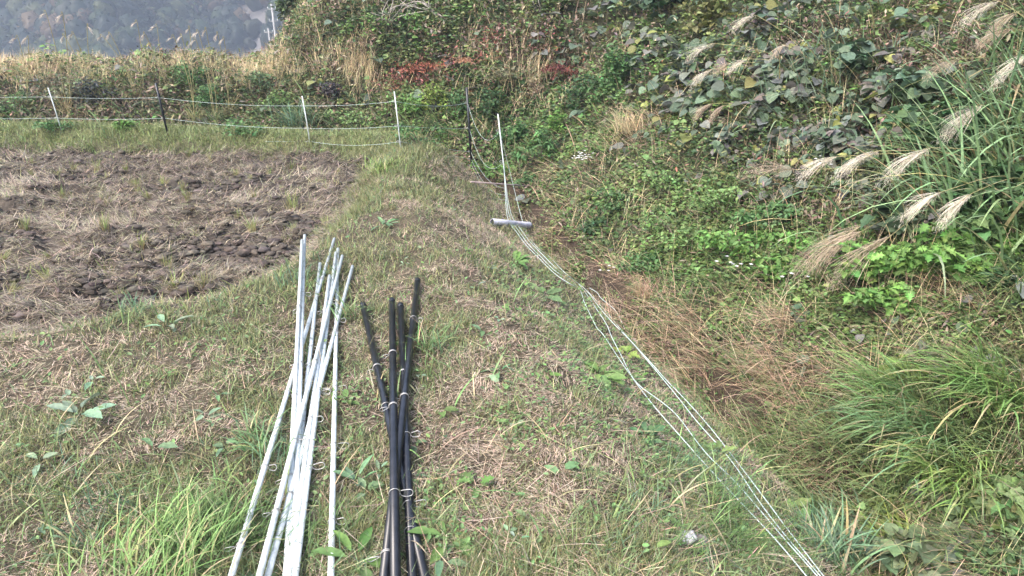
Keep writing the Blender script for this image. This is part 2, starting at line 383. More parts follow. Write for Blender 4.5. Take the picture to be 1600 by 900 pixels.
m1 = RNG.random(N)[:, None]; c = np.where(m1 < .42, ca, np.where(m1 < .75, cb, yl)); c = np.where(((pp[:, 1] > 7.5) & (pp[:, 0] < -1))[:, None], jit((.20, .255, .105), N, .24, .07), c)
blades(gr, pp, RNG.uniform(0, 6.28, N), RNG.uniform(.1, 1.1, N), RNG.uniform(.1, 1.1, N), hgt * 1.25, (.0028 + .0022 * RNG.random(N)) * s, c, 2, tip=c * .5 + np.array([.2, .17, .08]) * .5)
q = ~isg & keepsoil; N = q.sum(); pp = np.stack([x[q], y[q], z[q] + .001 + .016 * RNG.random(N)], 1); s = sc_[q]
hu = fbm(x[q] * 3, y[q] * 3, 120, 3)[:, None]
c = jit((.385, .315, .23), N, .30, .05) * (1 - .22 * (hu > .55)) ; dk = jit((.17, .125, .09), N, .25, .07); pk = jit((.42, .33, .25), N, .24, .05)
m1 = RNG.random(N)[:, None] + (hu - .5) * .7; c = np.where(m1 < .28, dk, np.where(m1 < .55, pk, c))
dcs, hcs = cells(x[q], y[q], .10, 88)
blades(st, pp, hcs * 25 + RNG.normal(0, .55, N), RNG.normal(1.50, .24, N), RNG.normal(0, .4, N), (.014 + .045 * RNG.random(N) ** 2.6) * s, (.0019 + .0016 * RNG.random(N)) * s, c, 2, twist=RNG.normal(0, .3, N))
# taller single blades
k = RNG.random(len(x)) < .045 * np.clip(green * 1.6, 0, 1); N = k.sum(); c = jit((.16, .24, .085), N, .25, .08)
blades(gr, np.stack([x[k], y[k], z[k]], 1), RNG.uniform(0, 6.28, N), RNG.uniform(.2, 1.0, N), RNG.uniform(.2, 1.2, N), RNG.uniform(.04, .10, N), .0038 * sc_[k], c, 3, tip=c * .7 + .05)
# long loose stems lying on top
k = RNG.integers(0, len(x), 4500); N = len(k)
pp = np.stack([x[k], y[k], z[k] + .012 + .02 * RNG.random(N)], 1)
blades(st, pp, RNG.uniform(0, 6.28, N), RNG.normal(1.45, .1, N), RNG.normal(.1, .2, N), RNG.uniform(.06, .19, N), RNG.uniform(.0015, .0026, N), jit((.38, .31, .21), N, .3), 3, twist=0)
# taller grass in tufts: field edge, far levee, left foreground, ditch shoulder
TALL = [(330, 850, 150, 60, 1.3), (120, 790, 100, 60, .35), (420, 720, 60, 60, .5), (600, 268, 24, 9, 1.5), (560, 290, 25, 30, .6), (430, 440, 90, 26, .7), (250, 495, 130, 18, .5),
        (230, 222, 420, 10, .9), (620, 240, 40, 10, .8), (1150, 840, 110, 50, .8), (1090, 760, 60, 60, .6), (680, 560, 26, 50, .5), (1180, 700, 50, 60, .6), (1320, 860, 60, 60, 1.2), (700, 240, 60, 14, .3)]
n = 200000
x2, y2, r2 = polar(n, R(-52), R(50), 1.0, 11, 1.3); k = levee_mask(x2, y2); x2, y2, r2 = x2[k], y2[k], r2[k]; z2 = H(x2, y2); u, v = proj(x2, y2, z2)
dc, hid = cells(x2, y2, .17, 5)
wt = patch(u, v, TALL) * (dc < .62) * (.3 + hid); k = RNG.random(len(x2)) < np.clip(wt, 0, 1) * .5
x2, y2, z2, r2, hid = x2[k], y2[k], z2[k], r2[k], hid[k]; wt = np.clip(wt[k], .2, 1.3); N = len(x2)
c = np.where((hid < .3)[:, None], jit((.19, .24, .08), N), np.where((hid < .8)[:, None], jit((.11, .18, .06), N), jit((.12, .20, .11), N)))
blades(gr, np.stack([x2, y2, z2], 1), hid * 40 + RNG.normal(0, 1.0, N), RNG.uniform(.1, .9, N), RNG.uniform(.3, 1.3, N), (.05 + .12 * RNG.random(N)) * (.5 + wt * .8), RNG.uniform(.003, .0055, N) * np.clip(r2 / 3, .8, 1.7), c, 4)
tag(gr.build('levee_grass', LEAF), 'short green and yellowing grass growing over the mown earth levee', 'grass', kind='stuff')
tag(st.build('dry_clippings', STRAW), 'dry tan grass clippings matted over the levee', 'clippings', kind='stuff')

# ------------------------------------------------------------------ the harvested field: clods, straw
fs = Acc(); n = 420000
x, y, r = polar(n, R(-60), R(-4), 2.8, 15, 1.1); k = sfld(x, y) > np.where(y > 6.5, .02, -.12); x, y, r = x[k], y[k], r[k]; z = H(x, y); u, v = proj(x, y, z)
m = fbm(x * 1.6 + y * .4, y * 2.6, 201, 4) * .6 + fbm(x * 5, y * 6, 202, 3) * .4; hi = ss(-.02, .12, z)
pr = np.clip((m - .45) * 8 + .40, .04, 1) * 1.0 + patch(u, v, [(190, 430, 130, 18, .6), (60, 260, 120, 20, .35), (420, 270, 110, 18, .2), (330, 330, 60, 14, .4), (30, 500, 80, 20, .4)]) - patch(u, v, [(60, 470, 70, 30, .5), (350, 295, 60, 14, .6), (200, 300, 80, 10, .4), (330, 390, 60, 16, .5), (30, 400, 60, 20, .3)])
k = RNG.random(len(x)) < pr; x, y, z, r, m = x[k], y[k], z[k], r[k], m[k]; N = len(x); s = np.clip((r / 4.5) ** .6, .8, 1.9)
c = jit((.345, .285, .215), N, .32, .06); c2 = jit((.20, .165, .14), N, .3, .05); c3 = jit((.27, .265, .15), N, .2, .06)
mm = RNG.random(N)[:, None]; c = np.where(mm < .34, c2, np.where(mm < .50, c3, c))
hd = fbm(x * 1.5, y * 1.5, 230) * 9
blades(fs, np.stack([x, y, z + .03 * RNG.random(N) ** 2], 1), hd + RNG.normal(0, .9, N), RNG.normal(1.4, .28, N), RNG.normal(.1, .4, N), RNG.uniform(.03, .13, N) * s, RNG.uniform(.0028, .0052, N) * s, c, 2)
# thin green shoots coming up
n = 26000; x, y, r = polar(n, R(-60), R(-4), 2.8, 12, 1.0); k = (sfld(x, y) > .0); x, y, r = x[k], y[k], r[k]
dc, hid = cells(x, y, .30, 15); k = (dc < .3) & (hid > .35); x, y, r, hid = x[k], y[k], r[k], hid[k]; N = len(x)
blades(fs, np.stack([x, y, H(x, y)], 1), RNG.uniform(0, 6.28, N), RNG.uniform(0, .7, N), RNG.uniform(0, .8, N), RNG.uniform(.03, .09, N), RNG.uniform(.003, .005, N) * np.clip(r / 5, .9, 1.6), jit((.20, .22, .10), N), 3)
tag(fs.build('rice_straw', STRAW), 'grey tan chopped rice straw strewn over the muddy field', 'straw', kind='stuff')
ico = []
import bmesh
for q in range(6):
    bm = bmesh.new(); bmesh.ops.create_icosphere(bm, subdivisions=2, radius=1)
    for vv in bm.verts:
        vv.co *= 1 + .75 * (float(vn(vv.co.x * 1.9 + q * 9 + 3, vv.co.y * 1.9 + vv.co.z * 2.3 + 7, 300 + q)) - .5) + .35 * (float(vn(vv.co.x * 5 + q, vv.co.y * 5 + vv.co.z * 4, 320 + q)) - .5); vv.co.z *= .7
    ico.append((np.array([vv.co[:] for vv in bm.verts]), [tuple(vv.index for vv in f.verts) for f in bm.faces])); bm.free()
clod = Acc(); n = 110000
x, y, r = polar(n, R(-60), R(-4), 3.0, 12, 1.2); k = (sfld(x, y) > .0); x, y, r = x[k], y[k], r[k]
m = fbm(x * 1.6 + y * .4, y * 2.6, 201, 4); k = RNG.random(len(x)) < np.clip(.62 - m, .03, .3) * 2.2; x, y, r = x[k], y[k], r[k]; N = len(x); z = H(x, y)
sz = .007 + .030 * RNG.random(N) ** 4; ya = RNG.uniform(0, 6.28, N); wh = RNG.integers(0, 6, N)
for q in range(6):
    T, fc = ico[q]; kk = wh == q; c_, s_2 = np.cos(ya[kk])[:, None], np.sin(ya[kk])[:, None]
    V = np.stack([T[:, 0] * c_ - T[:, 1] * s_2, T[:, 0] * s_2 + T[:, 1] * c_, np.broadcast_to(T[:, 2], (kk.sum(), len(T)))], 2) * sz[kk][:, None, None] * np.array([1.3, 1, .8]) + np.stack([x[kk], y[kk], z[kk] + .002], 1)[:, None]
    clod.add(V, fc, jit((.082, .068, .056), kk.sum(), .25, .04)[:, None, :])
tag(clod.build('mud_clods', gm, smooth=False), 'dark crumbled mud clods between the straw in the field', 'mud clods', kind='stuff')

# ------------------------------------------------------------------ hillside, bank and ditch undergrowth
CLS = ['kudzu', 'small', 'dark', 'tan', 'brown', 'red', 'lime', 'reed', 'sedge', 'mix']
BASE = dict(kudzu=.010, small=.75, dark=.30, tan=.12, brown=.42, red=.01, lime=.36, reed=.05, sedge=.05, mix=.5)
PT = dict(
 kudzu=[(1180, 130, 130, 60, 2.4), (1010, 70, 60, 60, 2.2), (1100, 200, 120, 40, 1.4), (1350, 150, 120, 50, 2.0), (1250, 240, 90, 40, 2.0), (1480, 60, 120, 50, 1.6), (1330, 220, 80, 40, 1.5), (1480, 820, 120, 70, 1.8), (1560, 580, 60, 30, 1.4), (1450, 350, 80, 40, 1.4), (1350, 520, 60, 40, .5), (930, 30, 60, 40, .8), (1230, 30, 80, 30, 1.4), (1040, 150, 50, 60, 1.4)],
 small=[(1480, 860, 160, 50, 2.0), (1300, 800, 60, 50, 1.0), (1060, 330, 140, 60, 1.2), (1110, 490, 50, 40, 1.0), (1200, 430, 80, 30, 1.2), (1150, 540, 60, 20, .8), (1500, 820, 140, 60, 3.0), (1350, 780, 60, 40, 1.5), (960, 560, 40, 30, .5), (1050, 400, 120, 50, 1.4), (1300, 380, 80, 40, 1.0), (1140, 470, 60, 30, 1.0), (1000, 250, 60, 30, .8), (1250, 520, 60, 24, .8), (1500, 500, 120, 30, 1.2), (1180, 680, 60, 50, 1.6), (660, 180, 50, 40, 2.5), (760, 230, 50, 40, 1.6), (860, 200, 90, 60, 2.0), (1150, 400, 80, 60, 2.4), (950, 340, 60, 40, 1.6), (1000, 420, 90, 50, 1.6), (1130, 300, 90, 50, 1.4), (950, 270, 60, 40, .8), (310, 160, 50, 40, 1.2), (500, 60, 60, 25, 1.6), (1560, 250, 50, 80, .8), (960, 130, 40, 60, 1.2)],
 dark=[(820, 160, 90, 60, 1.8), (930, 160, 60, 70, 1.6), (1480, 300, 110, 60, 1.8), (330, 170, 90, 30, .9), (640, 30, 120, 30, 1.4), (800, 120, 60, 20, 1.6), (540, 60, 80, 40, 1.2), (450, 190, 80, 30, 1.2), (770, 280, 30, 20, 1.2), (1090, 250, 70, 30, .8), (1200, 200, 60, 50, .6), (920, 350, 40, 20, 1.2), (1540, 400, 70, 40, 1)],
 tan=[(985, 205, 40, 30, 2.2), (1200, 488, 80, 22, 1.8), (1270, 585, 120, 34, 3.6), (990, 480, 40, 46, 2.6), (880, 380, 26, 40, 2.2), (1100, 550, 50, 30, .8), (850, 310, 60, 22, 1.4), (1040, 360, 50, 30, .6), (1350, 640, 90, 24, 1.4), (1070, 240, 50, 30, .8), (900, 270, 60, 30, 1)],
 brown=[(1390, 90, 130, 50, 3.0), (840, 80, 90, 35, 1.6), (720, 60, 80, 30, 1.2), (1210, 260, 60, 30, 1.5), (1320, 310, 80, 20, 1.2), (80, 170, 90, 30, 1.2), (220, 170, 60, 30, 1.0), (900, 60, 80, 40, 1.2), (560, 90, 90, 30, .8), (1250, 330, 60, 20, 1), (1130, 170, 80, 30, .8), (700, 245, 60, 15, 1.5), (1400, 540, 80, 30, 1.0), (1550, 130, 60, 30, 1)],
 red=[(660, 122, 70, 13, 3), (800, 70, 60, 20, 1.8), (885, 125, 40, 20, 3.0), (720, 100, 50, 12, 1.2), (610, 130, 18, 8, 4), (840, 55, 60, 15, .8)],
 lime=[(1000, 300, 120, 40, .9), (1150, 370, 90, 50, .9), (920, 300, 60, 40, .6), (1090, 50, 30, 50, 2.6), (660, 70, 50, 15, 1.4), (690, 20, 20, 25, 2.5), (660, 160, 40, 30, 1.6), (1030, 370, 140, 70, 1.1), (1020, 280, 90, 30, .9), (1300, 700, 60, 50, .4), (520, 30, 30, 15, 1.4), (1120, 130, 30, 50, .5)],
 reed=[(30, 100, 70, 26, 6), (200, 88, 120, 12, 1.4), (300, 90, 60, 12, 1.5), (415, 110, 40, 24, 5), (552, 120, 32, 32, 5), (110, 90, 60, 22, 3), (800, 85, 50, 18, 1.6), (820, 135, 35, 30, .8)],
 sedge=[(1190, 700, 60, 70, 3.2), (1120, 620, 60, 40, 2.0), (1420, 690, 150, 80, 7), (1520, 620, 100, 40, 4), (400, 200, 60, 12, 2), (480, 185, 30, 20, 2.5), (1300, 850, 90, 60, 4), (1080, 470, 40, 20, 1.0), (200, 85, 50, 16, 3), (1590, 420, 50, 30, 1.8), (1380, 800, 120, 40, 1.6), (640, 205, 60, 12, 1)],
 mix=[(250, 140, 300, 50, 1.0), (450, 130, 60, 30, 1.5), (1000, 330, 150, 80, .8)])
a_small, a_dead, a_kudzu, a_grass = Acc(), Acc(), Acc(), Acc()
def canopy(x, y):
    s = sdit(x, y); r = np.hypot(x, y)
    d1, h1 = cells(x, y, .62, 41); d2, h2 = cells(x, y, .25, 43)
    m = np.sqrt(np.clip(1 - (d1 / .8) ** 2, 0, 1)) * (.35 + .65 * h1) * .34 + np.sqrt(np.clip(1 - (d2 / .8) ** 2, 0, 1)) * (.3 + .7 * h2) * .12
    return m * (.12 + .88 * ss(.4, 2.2, s)) * (1 + .5 * ss(8, 14, r)), h1, h2
n = 420000
x, y, r = polar(n, R(-50), R(62), 1.6, 34, 1.25)
s = sdit(x, y); k = (s > -.12); x, y, r, s = x[k], y[k], r[k], s[k]
n3 = 60000; xb, yb, rb = polar(n3, R(-48), R(4), 8.6, 16, 1.0); kb = sdit(xb, yb) > 0; x = np.r_[x, xb[kb]]; y = np.r_[y, yb[kb]]; r = np.hypot(x, y); s = sdit(x, y)
c0, h1, h2 = canopy(x, y); z = H(x, y); u, v = proj(x, y, z + c0 * .8)
k = (z + c0 > -3) & ((r < 17) | (u > 400)); x, y, r, s, c0, h1, h2, z, u, v = (q[k] for q in (x, y, r, s, c0, h1, h2, z, u, v))
ju, jv = (fbm(x * 3, y * 3, 401) - .5) * 90, (fbm(x * 3, y * 3, 402) - .5) * 60
Wt = np.stack([BASE[c] * .9 + patch(u + ju, v + jv, PT[c]) * (.20 if c == 'kudzu' else 1.0) for c in CLS], 1)
di = ss(.42, .08, s) * ss(9, 7, y) * ss(2.0, 2.9, y)
Wt[:, 3] += di * 1.6; Wt[:, 0] *= 1 - di; Wt[:, 2] *= 1 - di * .8
# each little plant (cell) leans to one class
for j in range(len(CLS)):
    Wt[:, j] *= (.08 + 2.2 * ((h2 * 7.3 + j * .37 + h1 * 3.1) % 1) ** 3)
lf_ = ss(640, 520, u) * ss(230, 200, v); Wt[:, 1] *= 1 - .6 * lf_; Wt[:, 6] *= 1 - .75 * lf_; Wt[:, 4] *= 1 + .6 * lf_; Wt[:, 7] *= 1 - .9 * ss(118, 140, v) * lf_; Wt[:, 7] += .25 * lf_ * ss(130, 110, v); Wt[:, 9] *= 1 + .4 * lf_
Wt /= Wt.sum(1, keepdims=True); cs = Wt.cumsum(1); pick = (RNG.random(len(x))[:, None] > cs).sum(1)
gapm = (np.abs(s - .03) < .14) & (fbm(x * 2, y * 2, 410) > .45) & (r < 9); pick = np.where(gapm, 99, pick)
SC = np.clip((r / 5.5) ** .75, .75, 3.4)
zt = z + c0 * (1 - .75 * RNG.random(len(x)) ** 2.2)
thin = .35 + .65 * ss(1.2, .4, SC)
cell_tone = 1 + .35 * (h2 - .5) + .3 * (h1 - .5)  # leaf tone varies at random from plant cell to plant cell
def sel(j): return np.nonzero(pick == j)[0]
def rnd_leaf(acc, shp, q, size, colr, ja=.22, pitch=(-.5, .35), rep=1, spread=.0, hue=.09):
    q = np.repeat(q, rep); N = len(q)
    p = np.stack([x[q], y[q], zt[q]], 1) + RNG.normal(0, 1, (N, 3)) * spread * SC[q][:, None]
    leaves(acc, shp, p, RNG.uniform(0, 6.28, N), RNG.uniform(*pitch, N), RNG.normal(0, .45, N), RNG.uniform(.6, 1.25, N) * size * SC[q], jit(colr, N, ja, hue) * cell_tone[q][:, None])
# kudzu: heart leaves in threes, grey green, some purple grey and yellow
q = sel(0); q = q[RNG.random(len(q)) < .6]
kp = np.array([(.11, .145, .10), (.085, .125, .075), (.15, .16, .14), (.125, .115, .10), (.20, .21, .07), (.09, .12, .08)])
kc = kp[RNG.choice(6, len(q), p=[.30, .22, .19, .11, .06, .12])]
for tr, off in ((0, 0), (1, 1.9), (2, -1.9)):
    N = len(q); yw = (h1[q] * 20 + RNG.normal(0, 1.2, N)) if tr == 0 else yw
    a = yw + off; p = np.stack([x[q] + .03 * np.cos(a), y[q] + .03 * np.sin(a), zt[q] + .02], 1)
    leaves(a_kudzu, HEART, p, a, RNG.uniform(-.7, .25, N), RNG.normal(0, .4, N), RNG.uniform(.03, .10, N) * np.clip(SC[q], .8, 1.8), jit(kc, N, .18, .06), droop=.25)
rnd_leaf(a_small, OVAL, sel(1), .036, (.115, .19, .06), rep=3, spread=.018)
rnd_leaf(a_small, IVY, sel(1)[::3], .05, (.12, .185, .065), rep=1, spread=.018)
rnd_leaf(a_small, MUG, sel(2), .048, (.065, .110, .045), rep=1)
rnd_leaf(a_small, OVAL, sel(2), .036, (.065, .10, .045), rep=1, spread=.02)
rnd_leaf(a_small, MUG, sel(6), .045, (.165, .20, .075), rep=1)
rnd_leaf(a_small, OVAL, sel(6), .03, (.17, .215, .08), rep=1, spread=.02)
rnd_leaf(a_dead, OVAL, sel(4), .034, (.155, .115, .085), ja=.4, pitch=(-1.2, .6), rep=1, spread=.02, hue=.05)
rnd_leaf(a_dead, LONG, sel(4), .05, (.21, .165, .125), ja=.4, pitch=(-1.2, 1.0), rep=1, spread=.02)
rnd_leaf(a_dead, LONG, sel(5), .04, (.21, .095, .075), ja=.4, pitch=(-.9, 1.2), rep=2, spread=.025, hue=.12)
rnd_leaf(a_small, OVAL, sel(9), .026, (.15, .17, .075), ja=.35, rep=1, spread=.02)
rnd_leaf(a_small, LONG, sel(9)[::2], .05, (.17, .17, .08), ja=.3, pitch=(-.3, 1.2), rep=1, spread=.02)
def grassy(acc, q, rep, L, Wd, colr, tilt, curl, head=None, hs=.8, ja=.2, spread=.02, tip=None, zb=0.3):
    q = np.repeat(q, rep); N = len(q)
    p = np.stack([x[q], y[q], z[q] + c0[q] * zb], 1) + RNG.normal(0, 1, (N, 3)) * np.array([1, 1, .1]) * spread * SC[q][:, None]
    hd = RNG.uniform(0, 6.28, N) if head is None else head + RNG.normal(0, hs, N)
    c = jit(colr, N, ja, .06)
    blades(acc, p, hd, RNG.uniform(*tilt, N), RNG.uniform(*curl, N), RNG.uniform(.55, 1.2, N) * L, Wd * RNG.uniform(.7, 1.3, N) * SC[q], c, 4, tip=None if tip is None else jit(tip, N, ja, .05))
q = sel(3); lowq = s[q] < 2.6
grassy(a_dead, q[lowq], 1, .30, .0042, (.42, .31, .21), (.7, 1.45), (-.1, .9), head=math.pi * .95, hs=.75, ja=.38, spread=.03)
grassy(a_dead, q[lowq][::2], 1, .22, .0036, (.30, .20, .13), (.9, 1.5), (-.1, .6), head=math.pi * 1.1, hs=1.0, ja=.35, spread=.03)
grassy(a_dead, q[lowq][::4], 1, .24, .0042, (.17, .21, .09), (.7, 1.4), (-.1, .8), head=math.pi * 1.0, hs=.9, ja=.3, spread=.03)
grassy(a_dead, q[~lowq], 1, .26, .0038, (.36, .28, .16), (.3, 1.3), (.2, 1.2))
q = sel(7); grassy(a_dead, q, 2, .36, .0028, (.58, .47, .29), (.0, .55), (.1, 1.1), head=0, hs=1.6, zb=.5)
q = sel(4)[::2]; grassy(a_dead, q, 1, .25, .003, (.22, .16, .12), (.2, 1.4), (-.5, .8), zb=.6)
q = sel(8); grassy(a_grass, q, 1, .30, .0090, (.14, .22, .095), (.2, .9), (.5, 1.4), head=math.pi * 1.12, hs=.55, tip=(.22, .27, .11), zb=.5)
q = sel(9)[::2]; grassy(a_grass, q, 1, .16, .0035, (.16, .17, .07), (.1, 1.3), (.2, 1.0), zb=.7)
q = sel(1)[::6]; grassy(a_grass, q, 1, .16, .0035, (.17, .20, .08), (.1, 1.0), (.2, 1.0), zb=.9)
tag(a_small.build('weeds', LEAF), 'tangled small leaved green weeds covering the hillside and bank', 'weeds', kind='stuff')
tag(a_dead.build('dead_grass', STRAW), 'dead brown and tan grass over the ditch and bank', 'dead grass', kind='stuff')
tag(a_kudzu.build('creeper', LEAF), 'broad grey green creeper leaves sprawling over the hillside', 'creeper', kind='stuff')
tag(a_grass.build('wild_grass', LEAF), 'long green wild grass arching over the right side of the ditch', 'grass', kind='stuff')

def lift(p): return float(canopy(np.array([p.x]), np.array([p.y]))[0][0]) if float(sdit(p.x, p.y)) > 0 else 0.0
# ------------------------------------------------------------------ small leaves in the levee grass
cl = Acc(); n = 90000
x, y, r = polar(n, R(-50), R(48), 1.0, 8.5, 1.3); k = levee_mask(x, y); x, y, r = x[k], y[k], r[k]; z = H(x, y); u, v = proj(x, y, z)
dc, hid = cells(x, y, .22, 77)
wt = .05 + patch(u, v, [(960, 590, 90, 70, 1.6), (860, 440, 60, 60, 1.2), (1080, 700, 60, 60, 1.0), (1010, 690, 60, 40, .5), (560, 640, 40, 30, .5), (700, 800, 60, 60, .4), (1180, 830, 80, 60, .6), (800, 650, 60, 50, .3), (350, 540, 80, 30, .3), (850, 620, 400, 120, .12)])
k = (dc < .5) & (RNG.random(len(x)) < wt * (.4 + 1.2 * hid)); x, y, z, r, hid = x[k], y[k], z[k], r[k], hid[k]; N = len(x)
leaves(cl, OVAL, np.stack([x, y, z + .01 + .03 * RNG.random(N)], 1), RNG.uniform(0, 6.28, N), RNG.uniform(-.3, .5, N), RNG.normal(0, .4, N), RNG.uniform(.012, .026, N) * np.clip(r / 3, .9, 1.6), jit((.14, .22, .085), N, .2, .08))
tag(cl.build('clover', LEAF), 'tiny round green leaves creeping through the levee grass', 'ground cover', kind='stuff')

fg = Acc(); n = 2600                       # long coarse blades arching over the turf on the near left and by the ditch
x, y, r = polar(n, R(-46), R(32), 1.15, 3.6, .8); z = H(x, y); u, v = proj(x, y, z)
k = levee_mask(x, y) & (RNG.random(n) < .06 + patch(u, v, [(140, 760, 170, 130, .6), (400, 720, 60, 60, .5), (1130, 760, 80, 90, .7), (640, 560, 60, 40, .3), (690, 640, 40, 60, .2)]))
x, y, z = x[k], y[k], z[k]; N = len(x); c = jit((.18, .26, .10), N, .2, .07); c = np.where((RNG.random(N) < .35)[:, None], jit((.40, .35, .20), N, .2), c)
blades(fg, np.stack([x, y, z], 1), RNG.uniform(0, 6.28, N), RNG.uniform(.3, 1.1, N), RNG.uniform(.4, 1.3, N), RNG.uniform(.08, .24, N), RNG.uniform(.004, .0075, N), c, 7, twist=RNG.normal(0, .3, N))
tag(fg.build('coarse_grass', LEAF), 'long coarse grass blades arching over the turf in the foreground', 'grass', kind='stuff')
# ------------------------------------------------------------------ poles with wire clips
def clip_mesh(r, k=0):
    """coil round a pole along z, with a teardrop eye standing off along +x"""
    pts = []
    for i in range(19):
        a = i / 12 * 2 * math.pi; pts.append(Vector((math.cos(a) * (r + .0018), math.sin(a) * (r + .0018), -.004 + .008 * i / 18)))
    a = 18 / 12 * 2 * math.pi; L = .024 + .006 * (k % 3)
    eye = [(-r - .006, .006, .005), (-r - .018, .010, .007), (-r - L, .009, .006), (-r - L - .006, 0, .003), (-r - L, -.009, 0), (-r - .018, -.007, -.003), (-r - .004, -.004, -.004)]
    o = tube('wire_clip', smoothline(pts + [Vector(e) for e in eye], 3), .0014, STEEL, n=5); me = o.data; bpy.data.objects.remove(o); return me
CLIPS = {'w': [clip_mesh(.0100, i) for i in range(3)], 'b': [clip_mesh(.0150, i) for i in range(3)], 'p': [clip_mesh(.010, 1)]}
def put_clip(parent, kind, p, axis, ang, i=0):
    o = link('wire_clip', CLIPS[kind][i % len(CLIPS[kind])], parent)
    q = Vector(axis).to_track_quat('Z', 'Y'); from mathutils import Quaternion
    o.rotation_mode = 'QUATERNION'; o.rotation_quaternion = q @ Quaternion((0, 0, 1), ang); o.location = Vector(p) - parent.location
    return o
def pole(name, a, b, ra, offa, offb, mat, label, cat, group, kind, ts):
    for _ in range(30):                      # raise the upper end until the pole clears the hump of the levee
        A = P(a[0], a[1], offa); B = P(b[0], b[1], offb); f_ = np.linspace(0, 1, 24)
        cx_ = A.x + (B.x - A.x) * f_; cy_ = A.y + (B.y - A.y) * f_; cz_ = A.z + (B.z - A.z) * f_
        gap = cz_ - H(cx_, cy_, False) - ra - .006
        if gap.min() > 0: break
        if gap[:12].min() < 0: offa += .012
        else: break
    t = empty(name, ((A + B) / 2)); t.location.z = H(t.location.x, t.location.y, False)
    tag(t, label, cat, group)
    o = t.location
    B2 = B + (B - A) * .04
    tube('shaft', [A - o, (A + B2) / 2 - o, B2 - o], ra, mat, t, n=14)
    ax = (B - A).normalized()
    for i, (f, ang) in enumerate(ts): put_clip(t, kind, A + (B2 - A) * f, ax, ang, i)
    if kind == 'b': tube('end_cap', [A - o - ax * .004, A - o + ax * .03], ra + .0012, mat, t, n=14)
    return t
GW, GB = 'white fence poles lying in a bundle', 'black fence poles lying in a bundle'
WP = [((472, 376), (447, 905), 'white fence pole reaching far up the bundle, just left of the longest one', 0),
      ((476, 368), (459, 905), 'longest white fence pole in the bundle, its tip highest of all', .006),
      ((522.4, 373), (360, 905), 'white fence pole crossing over to the far left side of the bundle', .040),
      ((500, 412), (446, 905), 'short white pole between the crossing pole and the left pair', .004),
      ((525, 395), (461, 905), 'white pole running down the right flank of the tight bundle', .012),
      ((535, 400), (404, 905), 'white pole crossing over the middle of the bundle, ending second from left', .052),
      ((551, 416), (417, 905), 'white pole whose upper tip leans furthest right in the bundle', .026),
      ((515, 431), (452, 905), 'shortest white pole, tip lowest in the middle of the bundle', .020),
      ((528, 389), (517, 905), 'single white pole lying apart to the right of the white bundle', .002)]
clipw = [[(.33, .8), (.62, 2.6), (.80, .3)], [(.30, 2.9), (.55, .2), (.74, 3.0)], [(.24, 1.0), (.52, 2.0), (.64, 2.8), (.80, 3.1), (.92, .2)], [(.42, 3.0), (.66, .4)], [(.22, .5), (.60, 3.1), (.78, 3.3)], [(.26, 3.2), (.50, .4), (.72, 3.0), (.86, .2)],
         [(.30, 3.3), (.56, 3.0), (.82, .2)], [(.2, .3), (.62, 3.1)], [(.42, .5), (.60, 3.1), (.74, 3.0), (.88, 3.1)]]
for (a, b_, lab, h), cp_ in zip(WP, clipw):
    pole('fence_pole', a, b_, .0092, .026 + h * .4, .030 + h * .7, WHITE, lab, 'pole', GW, 'w', cp_)
BP = [((567, 476), (664, 905), 'black pole crossing under the others from upper left to lower right', .0, [(.34, .4), (.50, 3.2), (.80, 3.1)]),
      ((612.6, 469), (617.8, 905), 'upright looking black pole lying on top in the middle of the black bundle', .052, [(.30, .3), (.52, .2), (.78, 3.1)]),
      ((626, 477), (644, 905), 'shortest black pole, tucked behind the right side of the bundle', .004, [(.36, .3), (.60, 3.3), (.86, 3.0)]),
      ((652.6, 438), (600, 905), 'longest black pole, its tip furthest right and highest', .026, [(.22, 3.0), (.54, .4), (.92, .3)])]
for a, b_, lab, h, cp_ in BP:
    pole('fence_pole', a, b_, .0148, .032 + h * .35, .038 + h, BLACK, lab, 'pole', GB, 'b', cp_)

# ------------------------------------------------------------------ electric fence at the far end of the levee
fence = tag(empty('electric_fence', (-1.5, 7.4, .2)), 'wire fence with white and black thin posts beyond the harvested field', 'fence')
fo_ = fence.location
posts = [((75, 137), (98, 208), WHITE, .0062, 'white leaning fence post, leftmost'), ((243, 130), (263, 211), BLACK, .0125, 'black leaning fence post beyond the field'),
         ((472, 150), (485, 222), WHITE, .0062, 'white fence post beyond the corner of the field'), ((616, 143), (627, 234), WHITE, .0062, 'white fence post at the end of the levee'),
         ((729, 137), (738, 270), BLACK, .0145, 'black corner post above the ditch'), ((778, 178), (796, 338), WHITE, .0062, 'slim white post in the ditch')]
base = []
PL = []
for (tp, bp_, m_, rr, lab) in posts:
    B = P(bp_[0], bp_[1], 0); T_ = AY(tp[0], tp[1], B.y); PL.append((B, T_, tp, bp_))
    o = tube('fence_post', [B - Vector((0, 0, .12)) - fo_, (B + T_) / 2 - fo_, T_ - fo_], rr, m_, fence, n=10); o['label'] = lab
def onpost(i, v):
    B, T_, tp, bp_ = PL[i]; f = (v - bp_[1]) / (tp[1] - bp_[1]); return B + (T_ - B) * f
def span(p, q, sag, n=14):
    return [p + (q - p) * (k / n) - Vector((0, 0, sag * 4 * (k / n) * (1 - k / n))) for k in range(n + 1)]
def wire_run(pts, sags, lab, r=.0014):
    out = []
    for i in range(len(pts) - 1): out += span(pts[i], pts[i + 1], sags[i])[(1 if i else 0):]
    o = tube('fence_wire', [p - fo_ for p in out], r, ROPE, fence, n=6); o['label'] = lab
LFT = [PL[0][0] + Vector((-2.6, .12, 0)) + Vector((0, 0, h)) for h in (.44, .18)]
top = [LFT[0]] + [onpost(i, v) for i, v in ((0, 151), (1, 152), (2, 165), (3, 158), (4, 160))]
